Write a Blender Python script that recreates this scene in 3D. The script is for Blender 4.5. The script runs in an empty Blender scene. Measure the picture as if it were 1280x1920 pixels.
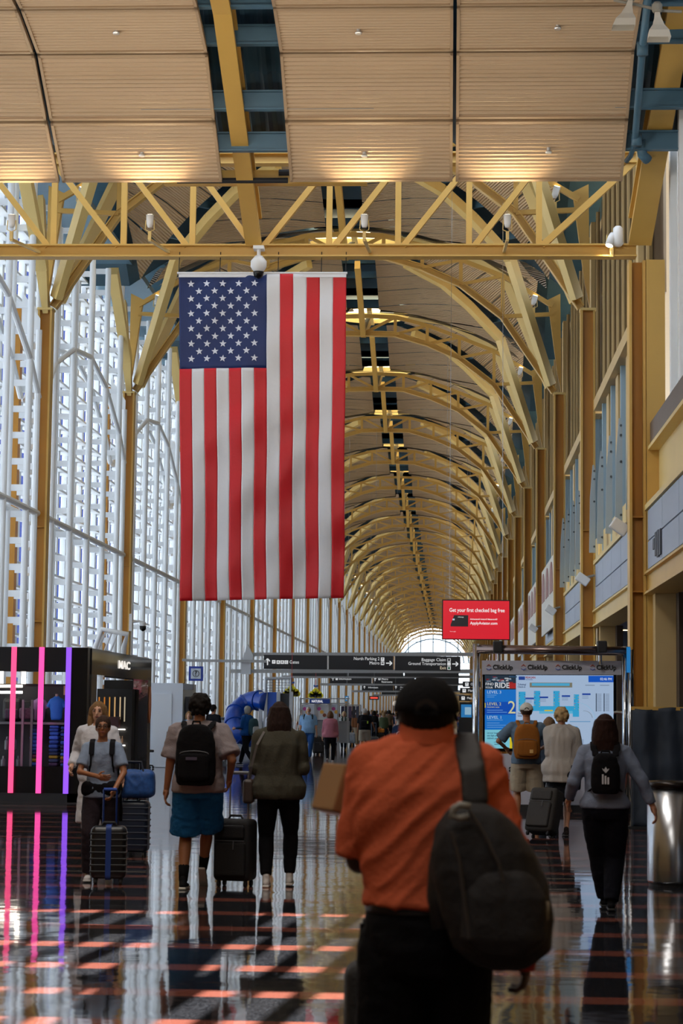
import bpy, bmesh, math, random
from mathutils import Vector, Matrix, noise
random.seed(7)
C = bpy.context.scene.collection
SC = bpy.context.scene
PI = math.pi

# ---------------------------------------------------------------- camera
EYE = 1.6
F = 3840.0
VX, VY = 847.0, 1339.0
yc = Vector((VX-640, 960-VY, -F)).normalized()
zc = Vector((.0118, 1, -.1)); zc = (zc - yc*zc.dot(yc)).normalized()
xc = yc.cross(zc).normalized()
RW = Matrix((xc, yc, zc))                      # camera frame -> world
cam = bpy.data.cameras.new('camera'); co = bpy.data.objects.new('camera', cam); C.objects.link(co)
co.matrix_world = Matrix.Translation((0, 0, EYE)) @ RW.to_4x4()
cam.sensor_fit = 'VERTICAL'; cam.sensor_height = 36; cam.lens = F*36/1920
cam.clip_end = 2000; cam.clip_start = .1
cam.dof.use_dof = True; cam.dof.focus_distance = 42; cam.dof.aperture_fstop = 5.6
SC.camera = co
def P(px, py, Y):                              # picture point at hall depth Y
    d = RW @ Vector((px-640, 960-py, -F)); d = d*(Y/d.y)
    return Vector((d.x, d.y, d.z+EYE))
def G(px, py):                                 # picture point on the floor
    d = RW @ Vector((px-640, 960-py, -F)); d = d*(EYE/-d.z)
    return Vector((d.x, d.y, 0))

# ---------------------------------------------------------------- light
SC.view_settings.view_transform = 'Standard'
SC.view_settings.look = 'None'; SC.view_settings.gamma = 1; SC.view_settings.exposure = -0.28
SC.cycles.use_denoising = True; SC.cycles.max_bounces = 7; SC.cycles.diffuse_bounces = 4
SC.cycles.glossy_bounces = 4; SC.cycles.transparent_max_bounces = 24
SC.cycles.sample_clamp_indirect = 4; SC.cycles.use_light_tree = True
SC.cycles.caustics_reflective = False; SC.cycles.caustics_refractive = False
w = bpy.data.worlds.new('sky'); SC.world = w; w.use_nodes = True
wn = w.node_tree; bg = wn.nodes['Background']
tc = wn.nodes.new('ShaderNodeTexCoord'); nz = wn.nodes.new('ShaderNodeTexNoise'); nz.inputs['Scale'].default_value = 5
rp = wn.nodes.new('ShaderNodeValToRGB')
rp.color_ramp.elements[0].color = (.62, .76, .98, 1); rp.color_ramp.elements[0].position = .35
rp.color_ramp.elements[1].color = (.92, .96, 1, 1); rp.color_ramp.elements[1].position = .6
wn.links.new(tc.outputs['Generated'], nz.inputs['Vector']); wn.links.new(nz.outputs['Fac'], rp.inputs['Fac'])
wn.links.new(rp.outputs['Color'], bg.inputs['Color']); bg.inputs['Strength'].default_value = 3.8
sun = bpy.data.lights.new('sun', 'SUN'); sun.energy = 40; sun.angle = math.radians(.25); sun.color = (1, .95, .86)
so = bpy.data.objects.new('sun', sun); C.objects.link(so)
el, az = math.radians(48), math.radians(5)     # high over the far end of the hall, a little to the right
sd = Vector((math.sin(az)*math.cos(el), math.cos(az)*math.cos(el), math.sin(el)))
so.rotation_euler = sd.to_track_quat('Z', 'Y').to_euler()
for lx, ly in ((-3.4, -4), (-3.4, 4), (-3.4, 13)):    # unseen fill areas, added overhead to lift the dark foreground
    al = bpy.data.lights.new('hall_fill', 'AREA'); al.energy = 420; al.size = 4; al.color = (1, .93, .84)
    ao = bpy.data.objects.new('hall_fill', al); C.objects.link(ao); ao.location = (lx, ly, 12.8)
al = bpy.data.lights.new('flag_fill', 'AREA'); al.energy = 900; al.size = 3; al.color = (1, .95, .88)  # unseen fill light, added to brighten the flag and truss
ao = bpy.data.objects.new('flag_fill', al); C.objects.link(ao); ao.location = (-3.4, 17.5, 12.6); ao.rotation_euler = (math.radians(62), 0, 0)
SKYWARM = 4.0                                   # light of the roof oculi
UPLIGHT = 34.0

# ---------------------------------------------------------------- materials
def s2l(c): return c/12.92 if c <= .04045 else ((c+.055)/1.055)**2.4
def hexc(h): return tuple(s2l(int(h[i:i+2], 16)/255) for i in (0, 2, 4)) + (1,)
MATS = {}
def mat(name, col, rough=.5, metal=0, emit=None, es=0, bump=0, bscale=20, vary=0, vscale=3, alpha=1, spec=None, stretch=None, coat=0):
    if name in MATS: return MATS[name]
    m = bpy.data.materials.new(name); m.use_nodes = True; MATS[name] = m
    nt = m.node_tree; b = nt.nodes['Principled BSDF']
    c = hexc(col)
    b.inputs['Base Color'].default_value = c; b.inputs['Roughness'].default_value = rough; b.inputs['Metallic'].default_value = metal
    if spec is not None: b.inputs['Specular IOR Level'].default_value = spec
    if coat: b.inputs['Coat Weight'].default_value = coat
    if emit: b.inputs['Emission Color'].default_value = hexc(emit); b.inputs['Emission Strength'].default_value = es
    if alpha < 1: b.inputs['Alpha'].default_value = alpha
    if bump or vary:
        t = nt.nodes.new('ShaderNodeTexCoord'); mp = nt.nodes.new('ShaderNodeMapping')
        nt.links.new(t.outputs['Object'], mp.inputs['Vector'])
        if stretch: mp.inputs['Scale'].default_value = stretch
        if vary:
            n = nt.nodes.new('ShaderNodeTexNoise'); n.inputs['Scale'].default_value = vscale; n.inputs['Detail'].default_value = 5
            nt.links.new(mp.outputs['Vector'], n.inputs['Vector'])
            mx = nt.nodes.new('ShaderNodeMix'); mx.data_type = 'RGBA'
            mx.inputs['A'].default_value = tuple(x*(1-vary) for x in c[:3])+(1,); mx.inputs['B'].default_value = tuple(min(1, x*(1+vary)) for x in c[:3])+(1,)
            nt.links.new(n.outputs['Fac'], mx.inputs['Factor']); nt.links.new(mx.outputs['Result'], b.inputs['Base Color'])
        if bump:
            n = nt.nodes.new('ShaderNodeTexNoise'); n.inputs['Scale'].default_value = bscale; n.inputs['Detail'].default_value = 4
            nt.links.new(mp.outputs['Vector'], n.inputs['Vector'])
            bp = nt.nodes.new('ShaderNodeBump'); bp.inputs['Strength'].default_value = bump; bp.inputs['Distance'].default_value = .02
            nt.links.new(n.outputs['Fac'], bp.inputs['Height']); nt.links.new(bp.outputs['Normal'], b.inputs['Normal'])
    return m
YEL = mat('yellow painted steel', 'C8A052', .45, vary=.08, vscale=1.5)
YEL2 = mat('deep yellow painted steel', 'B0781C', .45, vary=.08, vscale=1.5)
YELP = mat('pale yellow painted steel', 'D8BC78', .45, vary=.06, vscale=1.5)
TAN = mat('tan ceiling panel', 'BCA283', .6, vary=.06, vscale=.8)
TANF = mat('tan panel frame', 'B09678', .5)
DECK = mat('dark blue roof deck', '2B4858', .5, vary=.25, vscale=2)
BLUEST = mat('blue grey painted steel', '46687C', .45, vary=.1)
DARK = mat('dark void', '1A1B20', .7)
WHT = mat('white painted steel', 'EDF1F4', .4, vary=.05, vscale=2)
WHTL = mat('white louvre', 'E6EAEE', .5, vary=.06)
NAVYF = mat('dark blue window frame', '2C3F8A', .4)
GRYP = mat('grey fascia panel', '97A1B2', .45, vary=.14, vscale=1.2, stretch=(.4, .4, 2))
BEIGE = mat('beige painted steel', 'C2A672', .5, vary=.06)
BROWN = mat('brown sill', '5C4A3C', .5, vary=.2)
STEEL = mat('brushed stainless steel', 'A8ABB0', .25, 1, vary=.1, stretch=(1, 1, .05), vscale=60)
CHROME = mat('polished steel', 'C0C4C8', .12, 1)
BLK = mat('black gloss', '08080A', .25, spec=.3)
BLKM = mat('black matt', '121215', .6)
GREYW = mat('blue grey wall', '8F9AAB', .6, vary=.05)
WHITEW = mat('white wall', 'D3DCE8', .5)
def glass(name, col, tint, gl=.12, rough=.05):
    m = bpy.data.materials.new(name); m.use_nodes = True; nt = m.node_tree; nt.nodes.clear()
    o = nt.nodes.new('ShaderNodeOutputMaterial'); t = nt.nodes.new('ShaderNodeBsdfTransparent'); g = nt.nodes.new('ShaderNodeBsdfGlossy')
    t.inputs['Color'].default_value = hexc(tint); g.inputs['Color'].default_value = hexc(col); g.inputs['Roughness'].default_value = rough
    mx = nt.nodes.new('ShaderNodeMixShader'); mx.inputs[0].default_value = gl
    nt.links.new(t.outputs[0], mx.inputs[1]); nt.links.new(g.outputs[0], mx.inputs[2]); nt.links.new(mx.outputs[0], o.inputs['Surface'])
    return m
GLASS = glass('window glass', 'FFFFFF', 'F2F7FA', .06)
GLASSD = glass('tinted screen glass', 'E8E8E8', 'A89F94', .30, .12)
def emis(name, col, s):
    m = bpy.data.materials.new(name); m.use_nodes = True; b = m.node_tree.nodes['Principled BSDF']
    b.inputs['Base Color'].default_value = (0, 0, 0, 1); b.inputs['Emission Color'].default_value = hexc(col); b.inputs['Emission Strength'].default_value = s; b.inputs['Roughness'].default_value = .3
    return m

# ---------------------------------------------------------------- mesh helpers
class MB:
    def __init__(s): s.v = []; s.f = []; s.m = []; s.uv = None
    def add(s, vs, fs, mi=0):
        o = len(s.v); s.v += [tuple(v) for v in vs]; s.f += [tuple(i+o for i in f) for f in fs]; s.m += [mi]*len(fs)
    def box(s, x0, x1, y0, y1, z0, z1, mi=0):
        s.add([(x0,y0,z0),(x1,y0,z0),(x1,y1,z0),(x0,y1,z0),(x0,y0,z1),(x1,y0,z1),(x1,y1,z1),(x0,y1,z1)],
              [(0,3,2,1),(4,5,6,7),(0,1,5,4),(1,2,6,5),(2,3,7,6),(3,0,4,7)], mi)
    def beam(s, p, q, w, h, up=(0,0,1), mi=0, w2=None, h2=None):
        p, q = Vector(p), Vector(q); d = (q-p).normalized(); u = Vector(up); a = d.cross(u)
        if a.length < 1e-4: a = d.cross(Vector((0,1,0)))
        a.normalize(); u = a.cross(d).normalized(); w2 = w2 or w; h2 = h2 or h
        vs = [p+a*(sx*w/2)+u*(sy*h/2) for sx, sy in ((-1,-1),(1,-1),(1,1),(-1,1))] + [q+a*(sx*w2/2)+u*(sy*h2/2) for sx, sy in ((-1,-1),(1,-1),(1,1),(-1,1))]
        s.add(vs, [(0,3,2,1),(4,5,6,7),(0,1,5,4),(1,2,6,5),(2,3,7,6),(3,0,4,7)], mi)
    def ibeam(s, p, q, w, h, up=(0,0,1), mi=0, t=.03):
        p, q = Vector(p), Vector(q); d = (q-p).normalized(); a = d.cross(Vector(up)).normalized(); u = a.cross(d).normalized()
        for k in (-1, 1): s.beam(p+u*(k*(h/2-t/2)), q+u*(k*(h/2-t/2)), w, t, u, mi)
        s.beam(p, q, t, h-2*t, u, mi)
    def tube(s, pts, r, n=10, mi=0, cap=True):
        pts = [Vector(p) for p in pts]; rs = r if isinstance(r, (list, tuple)) else [r]*len(pts)
        d0 = (pts[1]-pts[0]).normalized(); a = d0.cross(Vector((0,0,1)))
        if a.length < 1e-3: a = Vector((1,0,0))
        a.normalize(); vs = []
        for i, p in enumerate(pts):
            d = (pts[min(i+1, len(pts)-1)]-pts[max(i-1, 0)]).normalized()
            a = (a - d*a.dot(d)).normalized(); b = d.cross(a)
            vs += [p+(a*math.cos(2*PI*k/n)+b*math.sin(2*PI*k/n))*rs[i] for k in range(n)]
        fs = [(i*n+k, i*n+(k+1)%n, (i+1)*n+(k+1)%n, (i+1)*n+k) for i in range(len(pts)-1) for k in range(n)]
        if cap: fs += [tuple(range(n-1, -1, -1)), tuple((len(pts)-1)*n+k for k in range(n))]
        s.add(vs, fs, mi)
    def lathe(s, c, prof, n=20, axis='z', mi=0, sx=1, sy=1):
        vs = []; c = Vector(c)
        for r, h in prof:
            for k in range(n):
                x, y = r*math.cos(2*PI*k/n)*sx, r*math.sin(2*PI*k/n)*sy
                vs.append(c+(Vector((x,y,h)) if axis == 'z' else Vector((x,h,y)) if axis == 'y' else Vector((h,x,y))))
        m = len(prof)
        fs = [(i*n+k, i*n+(k+1)%n, (i+1)*n+(k+1)%n, (i+1)*n+k) for i in range(m-1) for k in range(n)]
        fs += [tuple(range(n-1, -1, -1)), tuple((m-1)*n+k for k in range(n))]
        s.add(vs, fs, mi)
    def prism(s, pts, off, mi=0):                  # polygon pushed along a vector
        n = len(pts); off = Vector(off); a = [Vector(p) for p in pts]
        s.add(a+[p+off for p in a], [tuple(range(n-1,-1,-1)), tuple(range(n, 2*n))]+[(k, (k+1)%n, n+(k+1)%n, n+k) for k in range(n)], mi)
    def rbox(s, c, sx, sy, sz, r=.05, n=4, mi=0, rot=None):    # box with rounded vertical and horizontal edges
        c = Vector(c); vs = []; K = 4*(n+1)
        rings = []
        for j in range(n+1):
            t = PI/2*j/n; rings.append((r*(1-math.sin(t)), -sz/2+r*(1-math.cos(t))))
        rings = [(r*(1-math.sin(PI/2*j/n)), -sz/2+r-r*math.cos(PI/2*j/n)) for j in range(n+1)]
        rings = rings + [(i, -z) for i, z in reversed(rings)]
        for ins, z in rings:
            hx, hy, rr = sx/2-ins, sy/2-ins, max(r-ins, .001)
            for q, (qx, qy) in enumerate(((1,1),(-1,1),(-1,-1),(1,-1))):
                for j in range(n+1):
                    t = PI/2*(q+j/n)
                    vs.append(Vector((qx*(hx-rr)+rr*math.cos(t), qy*(hy-rr)+rr*math.sin(t), z)))
        if rot is not None: vs = [rot @ v for v in vs]
        vs = [v+c for v in vs]; m = len(rings)
        fs = [(i*K+k, i*K+(k+1)%K, (i+1)*K+(k+1)%K, (i+1)*K+k) for i in range(m-1) for k in range(K)]
        fs += [tuple(range(K-1,-1,-1)), tuple((m-1)*K+k for k in range(K))]
        s.add(vs, fs, mi)
    def mesh(s, name, mats, smooth=False):
        me = bpy.data.meshes.new(name); me.from_pydata(s.v, [], s.f)
        for m in (mats if isinstance(mats, (list, tuple)) else [mats]): me.materials.append(m)
        if any(s.m): me.polygons.foreach_set('material_index', s.m)
        if smooth: me.polygons.foreach_set('use_smooth', [True]*len(me.polygons))
        me.update(); return me
    def obj(s, name, mats, parent=None, smooth=False, label=None):
        return link(name, s.mesh(name, mats, smooth), parent, label)
def link(name, data, parent=None, label=None):
    o = bpy.data.objects.new(name, data); C.objects.link(o)
    if parent is not None: o.parent = parent
    if label: o['label'] = label
    return o
def thing(name, label, cat, loc=(0,0,0), rz=0, group=None):
    o = bpy.data.objects.new(name, None); C.objects.link(o); o.location = loc; o.rotation_euler = (0,0,rz); o.empty_display_size = .2
    o['label'] = label; o['category'] = cat
    if group: o['group'] = group
    return o
def tag(o, label, cat, group=None):
    o['label'] = label; o['category'] = cat
    if group: o['group'] = group
    return o
def struct(name, loc=(0,0,0), mb=None, mats=None, smooth=False):
    o = bpy.data.objects.new(name, mb.mesh(name, mats, smooth) if mb else None); C.objects.link(o); o.location = loc; o['kind'] = 'structure'; return o
def copy_tree(o, parent=None):
    c = o.copy(); C.objects.link(c); c.parent = parent
    for ch in list(o.children): copy_tree(ch, c)
    return c
TEXTS = []
def lab(mat_, txt, size, loc, parent=None, rot=(PI/2,0,0), align='CENTER', name='lettering', ex=.004, bold=0, sx=1):
    cu = bpy.data.curves.new(name, 'FONT'); cu.body = txt; cu.size = size; cu.extrude = ex; cu.align_x = align; cu.align_y = 'CENTER'
    cu.offset = bold; cu.resolution_u = 3; cu.materials.append(mat_)
    o = link(name, cu, parent); o.location = loc; o.rotation_euler = rot; o.scale = (sx,1,1); TEXTS.append(o); return o

def texts_to_mesh():                               # the lettering becomes real mesh
    dg = bpy.context.evaluated_depsgraph_get()
    new = [(o, bpy.data.meshes.new_from_object(o.evaluated_get(dg)), o.get('fit')) for o in TEXTS]
    for o, me, fit in new:
        nm = o.name; m = o.data.materials[0]; par, loc, rot, sc = o.parent, o.location.copy(), o.rotation_euler.copy(), o.scale.copy()
        if fit and me.vertices:
            xs = [v.co.x for v in me.vertices]; sc.x = fit/max(max(xs)-min(xs), 1e-4)
        bpy.data.objects.remove(o)
        n = bpy.data.objects.new(nm, me); C.objects.link(n); n.parent = par; n.location = loc; n.rotation_euler = rot; n.scale = sc
        if not me.materials: me.materials.append(m)
    TEXTS.clear()

# ---------------------------------------------------------------- hall dimensions
BAY = 13.7
XR, XL = 3.37, -10.48
CX = (XR+XL)/2
YA = 37.75
NB = 25
def ceilz(dx, dy): return EYE + 16.75 - .0256*(dx*dx+dy*dy) - .00056*dx*dx*dy*dy
# ---------------------------------------------------------------- floor
def floor_mat():
    m = bpy.data.materials.new('dark polished terrazzo with red bands'); m.use_nodes = True; nt = m.node_tree; b = nt.nodes['Principled BSDF']
    N = nt.nodes.new; L = nt.links.new
    g = N('ShaderNodeTexCoord'); sp = N('ShaderNodeSeparateXYZ'); L(g.outputs['Object'], sp.inputs[0])
    def M(op, a, bb=None, c=None):
        n = N('ShaderNodeMath'); n.operation = op
        for i, x in enumerate((a, bb, c)):
            if x is None: continue
            if isinstance(x, (int, float)): n.inputs[i].default_value = x
            else: L(x, n.inputs[i])
        return n.outputs[0]
    y = sp.outputs['Y']; x = sp.outputs['X']
    fr = M('FRACT', M('DIVIDE', M('ADD', y, 1163-.06), 1.163))
    red = M('LESS_THAN', fr, .25)
    line = M('LESS_THAN', M('ABSOLUTE', M('SUBTRACT', M('FRACT', M('DIVIDE', M('ADD', y, 1000-20.4+6.85), 13.7)), .5)), .0016)
    n = N('ShaderNodeTexVoronoi'); n.inputs['Scale'].default_value = 90; L(g.outputs['Object'], n.inputs['Vector'])
    cr = N('ShaderNodeValToRGB'); L(n.outputs['Color'], cr.inputs['Fac'])
    cr.color_ramp.elements[0].color = hexc('17181C'); cr.color_ramp.elements[1].color = hexc('3A3C42'); cr.color_ramp.elements[0].position = .3
    mx = N('ShaderNodeMix'); mx.data_type = 'RGBA'; L(red, mx.inputs['Factor']); L(cr.outputs['Color'], mx.inputs['A']); mx.inputs['B'].default_value = hexc('7E4A40')
    m2 = N('ShaderNodeMix'); m2.data_type = 'RGBA'; L(line, m2.inputs['Factor']); L(mx.outputs['Result'], m2.inputs['A']); m2.inputs['B'].default_value = hexc('B8A890')
    L(m2.outputs['Result'], b.inputs['Base Color'])
    b.inputs['Roughness'].default_value = .05; b.inputs['Specular IOR Level'].default_value = .6
    mp = N('ShaderNodeMapping'); L(g.outputs['Object'], mp.inputs['Vector']); mp.inputs['Scale'].default_value = (1.0, 1.0, 1)
    nn = N('ShaderNodeTexNoise'); nn.inputs['Scale'].default_value = 2.2; nn.inputs['Detail'].default_value = 2; L(mp.outputs['Vector'], nn.inputs['Vector'])
    bp = N('ShaderNodeBump'); bp.inputs['Strength'].default_value = .35; bp.inputs['Distance'].default_value = .006
    L(nn.outputs['Fac'], bp.inputs['Height']); L(bp.outputs['Normal'], b.inputs['Normal'])
    return m
fb = MB(); fb.add([(-14, -14, 0), (12, -14, 0), (12, 400, 0), (-14, 400, 0)], [(0,1,2,3)])
struct('floor', mb=fb, mats=floor_mat())
gb = MB(); gb.add([(-400, -100, -.15), (-14, -100, -.15), (-14, 500, -.15), (-400, 500, -.15)], [(0,1,2,3)])
struct('ground', mb=gb, mats=mat('pale concrete apron', 'B9BCBE', .8, vary=.1, vscale=.05))

# ---------------------------------------------------------------- vaulted ceiling of one bay
def clip(poly, a, b, c):                          # keep a*x+b*y<=c
    out = []
    for i in range(len(poly)):
        p, q = poly[i], poly[(i+1) % len(poly)]
        fp, fq = a*p[0]+b*p[1]-c, a*q[0]+b*q[1]-c
        if fp <= 0: out.append(p)
        if fp*fq < 0:
            t = fp/(fp-fq); out.append((p[0]+(q[0]-p[0])*t, p[1]+(q[1]-p[1])*t))
    return out
def ridged(name, col):                            # fine ribs across the panel, from a stored uv
    m = mat(name, col, .5, vary=.05, vscale=.7); nt = m.node_tree; b = nt.nodes['Principled BSDF']
    u = nt.nodes.new('ShaderNodeUVMap'); sp = nt.nodes.new('ShaderNodeSeparateXYZ'); nt.links.new(u.outputs[0], sp.inputs[0])
    k = nt.nodes.new('ShaderNodeMath'); k.operation = 'MULTIPLY'; k.inputs[1].default_value = 2*PI/.085; nt.links.new(sp.outputs[0], k.inputs[0])
    s = nt.nodes.new('ShaderNodeMath'); s.operation = 'SINE'; nt.links.new(k.outputs[0], s.inputs[0])
    bp = nt.nodes.new('ShaderNodeBump'); bp.inputs['Strength'].default_value = .8; bp.inputs['Distance'].default_value = .022
    nt.links.new(s.outputs[0], bp.inputs['Height']); nt.links.new(bp.outputs['Normal'], b.inputs['Normal'])
    return m
RIDG = ridged('ribbed tan ceiling panel', 'B39A7A')
def vault_mesh():
    v, f, uvs = [], [], []
    hw = BAY/2
    for oct_ in range(8):
        swap, sx, sy = oct_ & 1, (1 if oct_ & 2 else -1), (1 if oct_ & 4 else -1)
        for r0 in [1.75+1.2*k for k in range(8)]:
            for sub in range(3):
                ra, rb = r0+.02+sub*.387, r0+.02+(sub+1)*.387
                pg = [(.62, 0), (hw, 0), (hw, hw), (.62, hw)]
                pg = clip(pg, 1, -1, -.42); pg = clip(pg, 0, 1, hw-.3)
                for sgn, val in ((-1, -ra), (1, rb)): 
                    pg = clip(pg, .38*sgn, sgn, val)
                    if len(pg) < 3: break
                if len(pg) < 3: continue
                xs = [p[0] for p in pg]; x0, x1 = min(xs), max(xs); ns = max(1, int((x1-x0)/1.2))
                for i in range(ns):
                    q = clip(clip(pg, -1, 0, -(x0+(x1-x0)*i/ns)), 1, 0, x0+(x1-x0)*(i+1)/ns)
                    if len(q) < 3: continue
                    base = len(v); idx = []
                    for (dx, dy) in q:
                        X, Y = (dy, dx) if swap else (dx, dy)
                        v.append((CX+sx*X, sy*Y, ceilz(X, Y))); idx.append(len(v)-1); uvs.append((dy+.38*dx, dx))
                    f.append(tuple(idx))
    me = bpy.data.meshes.new('ceiling'); me.from_pydata(v, [], f); me.materials.append(RIDG)
    ul = me.uv_layers.new(name='UVMap')
    for p in me.polygons:
        for li in p.loop_indices: ul.data[li].uv = uvs[me.loops[li].vertex_index]
    me.update(); return me
vault = vault_mesh()
db = MB()                                          # deck over the panels: blue corrugated sheet and purlins
ND = 20
grid = [[(CX+(-1+2*i/ND)*10, (-1+2*j/ND)*6.86) for i in range(ND+1)] for j in range(ND+1)]
for j in range(ND):
    for i in range(ND):
        q = [grid[j][i], grid[j][i+1], grid[j+1][i+1], grid[j+1][i]]
        pass
        if min((a-CX)**2+b*b for a, b in q) < 1.3: continue
        db.add([(a, b, ceilz(max(-7, min(7, a-CX)), b)+.75) for a, b in q], [(0,1,2,3)])
pb = MB()
for k in (-5.6, -4.2, -2.8, 2.8, 4.2, 5.6):
    for s in (-1, 1):
        z = min(ceilz(s*.7, k), 99)+.22
        pb.beam((CX-1.3, k, z), (CX+1.3, k, z), .12, .26)
for s in (-1, 1):
    for t in (-1, 1):
        for k in (2.4, 3.4, 4.4, 5.4):
            pb.beam((CX+s*(k-.9), t*(k+.9), ceilz(k, k)+.3), (CX+s*(k+.9), t*(k-.9), ceilz(k, k)+.3), .1, .22)
OCU = emis('glowing oculus glazing', 'FFF2C8', 1.0); OCU.node_tree.nodes['Principled BSDF'].inputs['Emission Strength'].default_value = SKYWARM
ob = MB(); ob.lathe((CX, 0, EYE+16.98), [(1.66, 0), (1.66, .04)], 40)
db.lathe((CX, 0, EYE+17.75), [(3.6, -.5), (3.0, 0), (3.0, .1)], 24)
db_cap = True
rb = MB()
for k in range(40):
    a0, a1 = 2*PI*k/40, 2*PI*(k+1)/40
    rb.beam((CX+1.66*math.cos(a0), 1.66*math.sin(a0), EYE+16.9), (CX+1.66*math.cos(a1), 1.66*math.sin(a1), EYE+16.9), .06, .22)
for a in (0, PI/2):
    rb.beam((CX-1.6*math.cos(a), -1.6*math.sin(a), EYE+16.8), (CX+1.6*math.cos(a), 1.6*math.sin(a), EYE+16.8), .2, .2)
rbk = MB()
for k in range(6):
    a0, a1 = PI*(.15+.1*k)-.05, PI*(.25+.1*k)-.05
ceil_parts = [('ceiling_panels', vault), ('roof_deck', db.mesh('roof_deck', DECK)), ('purlin', pb.mesh('purlin', BLUEST)), ('oculus_glazing', ob.mesh('oculus_glazing', OCU)), ('oculus_ring', rb.mesh('oculus_ring', YELP))]
for b in range(NB):
    r = struct('ceiling', (0, YA+BAY*(b+.5), 0))
    for n, me in ceil_parts: link(n, me, r)

# ---------------------------------------------------------------- hip ribs, centre beams, arch trusses, columns
BOT = [(0, 14.75), (1.25, 14.72), (2.5, 14.35), (3.75, 13.8), (5.1, 12.75), (6.75, 10.3)]
TOP = [(0, 15.45), (1.25, 15.4), (2.5, 15.07), (3.75, 14.6), (5.1, 14.07), (6.7, 13.1)]
def E(p, s=1): return Vector((CX+s*p[0], 0, p[1]+EYE))
def arch_truss():
    bo, tp, more = MB(), MB(), []
    for s in (-1, 1):
        for i in range(5):
            a, b = E(BOT[i], s), E(BOT[i+1], s)
            bo.ibeam(a, b, .24, .2, (0,0,1))
            tp.beam(E(TOP[i], s), E(TOP[i+1], s), .14, .14)
            if i:
                vt = MB(); vt.beam(a, E(TOP[i], s), .12, .11, (0,1,0)); more.append(('post', vt.mesh('post', YEL)))
            if i < 4:
                dg = MB(); dg.beam(a, E(TOP[i+1], s), .1, .12, (0,1,0)); more.append(('diagonal', dg.mesh('diagonal', YEL)))
        tie0, tie1 = E(BOT[4], s), E((6.7, 12.83), s)
        vt = MB(); vt.beam(tie0, tie1, .12, .12); more.append(('tie', vt.mesh('tie', YEL)))
        # wedge post above the column
        bo.prism([E((6.55, 13.3), s), E((6.95, 13.5), s), E((6.98, 10.3), s), E((6.86, 10.9), s)], (0, .2, 0))
    return [('bottom_chord', bo.mesh('bottom_chord', YEL)), ('top_chord', tp.mesh('top_chord', YEL))] + more
at = arch_truss()
names = {1: 'curved yellow steel roof arch nearest behind the flat truss', 2: 'curved yellow roof arch second behind the flat truss, dropping beside the flag',
         3: 'curved yellow roof arch third behind the flat truss, under the first visible oculus', 4: 'curved yellow roof arch fourth behind the flat truss'}
FAR = 'one of the yellow steel roof arches receding beyond the fourth'
for b in range(1, NB+1):
    r = thing('roof_arch', names.get(b, FAR), 'roof truss', (0, YA+BAY*b, 0), group='roof arches of the vaulted hall')
    for n, me in at: link(n, me, r)

def hip_frame():                                   # the four hip ribs and the two halves of the centre beam of one bay
    parts = []
    for s in (-1, 1):
        for t in (-1, 1):
            mb = MB()
            hs = [(.972, 10.5), (.775, 14.29), (.6, 15.56-.25), (.46, 15.95), (.26, 16.4)]
            pts = [Vector((CX+s*6.83*u, t*6.85*u, h+EYE)) for u, h in hs]
            for i in range(4): mb.beam(pts[i], pts[i+1], .26 if i else .2, .3, (0,0,1), w2=.26, h2=.3)
            parts.append(('hip_rib', mb.mesh('hip_rib', YELP)))
    for t in (-1, 1):
        mb = MB(); mb.beam((CX, t*6.72, 14.78+EYE), (CX, t*4.2, 15.55+EYE), .2, .32); mb.beam((CX, t*4.2, 15.55+EYE), (CX, t*1.5, 16.3+EYE), .2, .32)
        parts.append(('centre_beam', mb.mesh('centre_beam', YEL)))
    return parts
hf = hip_frame()
hn = {0: 'yellow hip ribs of the vault just behind the flat truss', 1: 'yellow hip ribs of the second vault behind the flat truss', 2: 'yellow hip ribs of the vault with the nearest visible glowing oculus'}
for b in range(NB):
    r = thing('hip_frame', hn.get(b, 'yellow hip ribs of one of the vaults receding down the hall'), 'roof ribs', (0, YA+BAY*(b+.5), 0), group='hip ribs of the vaults')
    for n, me in hf: link(n, me, r)

def hcol(mb, x, y, z0, z1, w=.36, d=.36, mi=0):    # H column, web facing the camera
    mb.box(x-w/2, x-w/2+.05, y-d/2, y+d/2, z0, z1, mi); mb.box(x+w/2-.05, x+w/2, y-d/2, y+d/2, z0, z1, mi)
def column(side):
    x = XL if side == 'left' else XR
    fl, we, cp = MB(), MB(), MB()
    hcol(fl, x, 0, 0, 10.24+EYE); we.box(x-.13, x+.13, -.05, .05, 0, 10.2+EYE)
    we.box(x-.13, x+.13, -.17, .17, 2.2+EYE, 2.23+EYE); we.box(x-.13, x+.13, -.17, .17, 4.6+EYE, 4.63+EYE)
    cp.box(x-.2, x+.2, -.2, .2, 10.2+EYE, 10.26+EYE)
    if side == 'left':                             # broad tapered strut rising towards the camera
        cp.beam((x, 0, 10.2+EYE), (x, -.7, 11.2+EYE), .14, .3, (0,1,0), w2=.28); cp.beam((x, -.7, 11.2+EYE), (x-.05, -3.4, 13.5+EYE), .3, .34, (0,1,0))
        cp.beam((x, 0, 10.2+EYE), (x-.4, .9, 13.4+EYE), .16, .3, (0,1,0))
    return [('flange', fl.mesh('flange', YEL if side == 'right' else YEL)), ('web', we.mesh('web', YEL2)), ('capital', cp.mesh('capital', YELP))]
for side in ('left', 'right'):
    parts = column(side)
    for b in range(1, NB+1):
        wall = 'window wall' if side == 'left' else 'wall with the balconies'
        lb = {1: f'yellow steel column nearest the camera behind the flat truss, by the {wall}', 2: f'second yellow steel column behind the flat truss, by the {wall}',
              3: f'third yellow steel column behind the flat truss, by the {wall}'}.get(b, f'one of the far yellow steel columns along the {wall}')
        r = thing('steel_column', lb, 'column', (0, YA+BAY*b, 0), group=f'yellow columns along the {side} wall')
        for n, me in parts: link(n, me, r)

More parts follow.
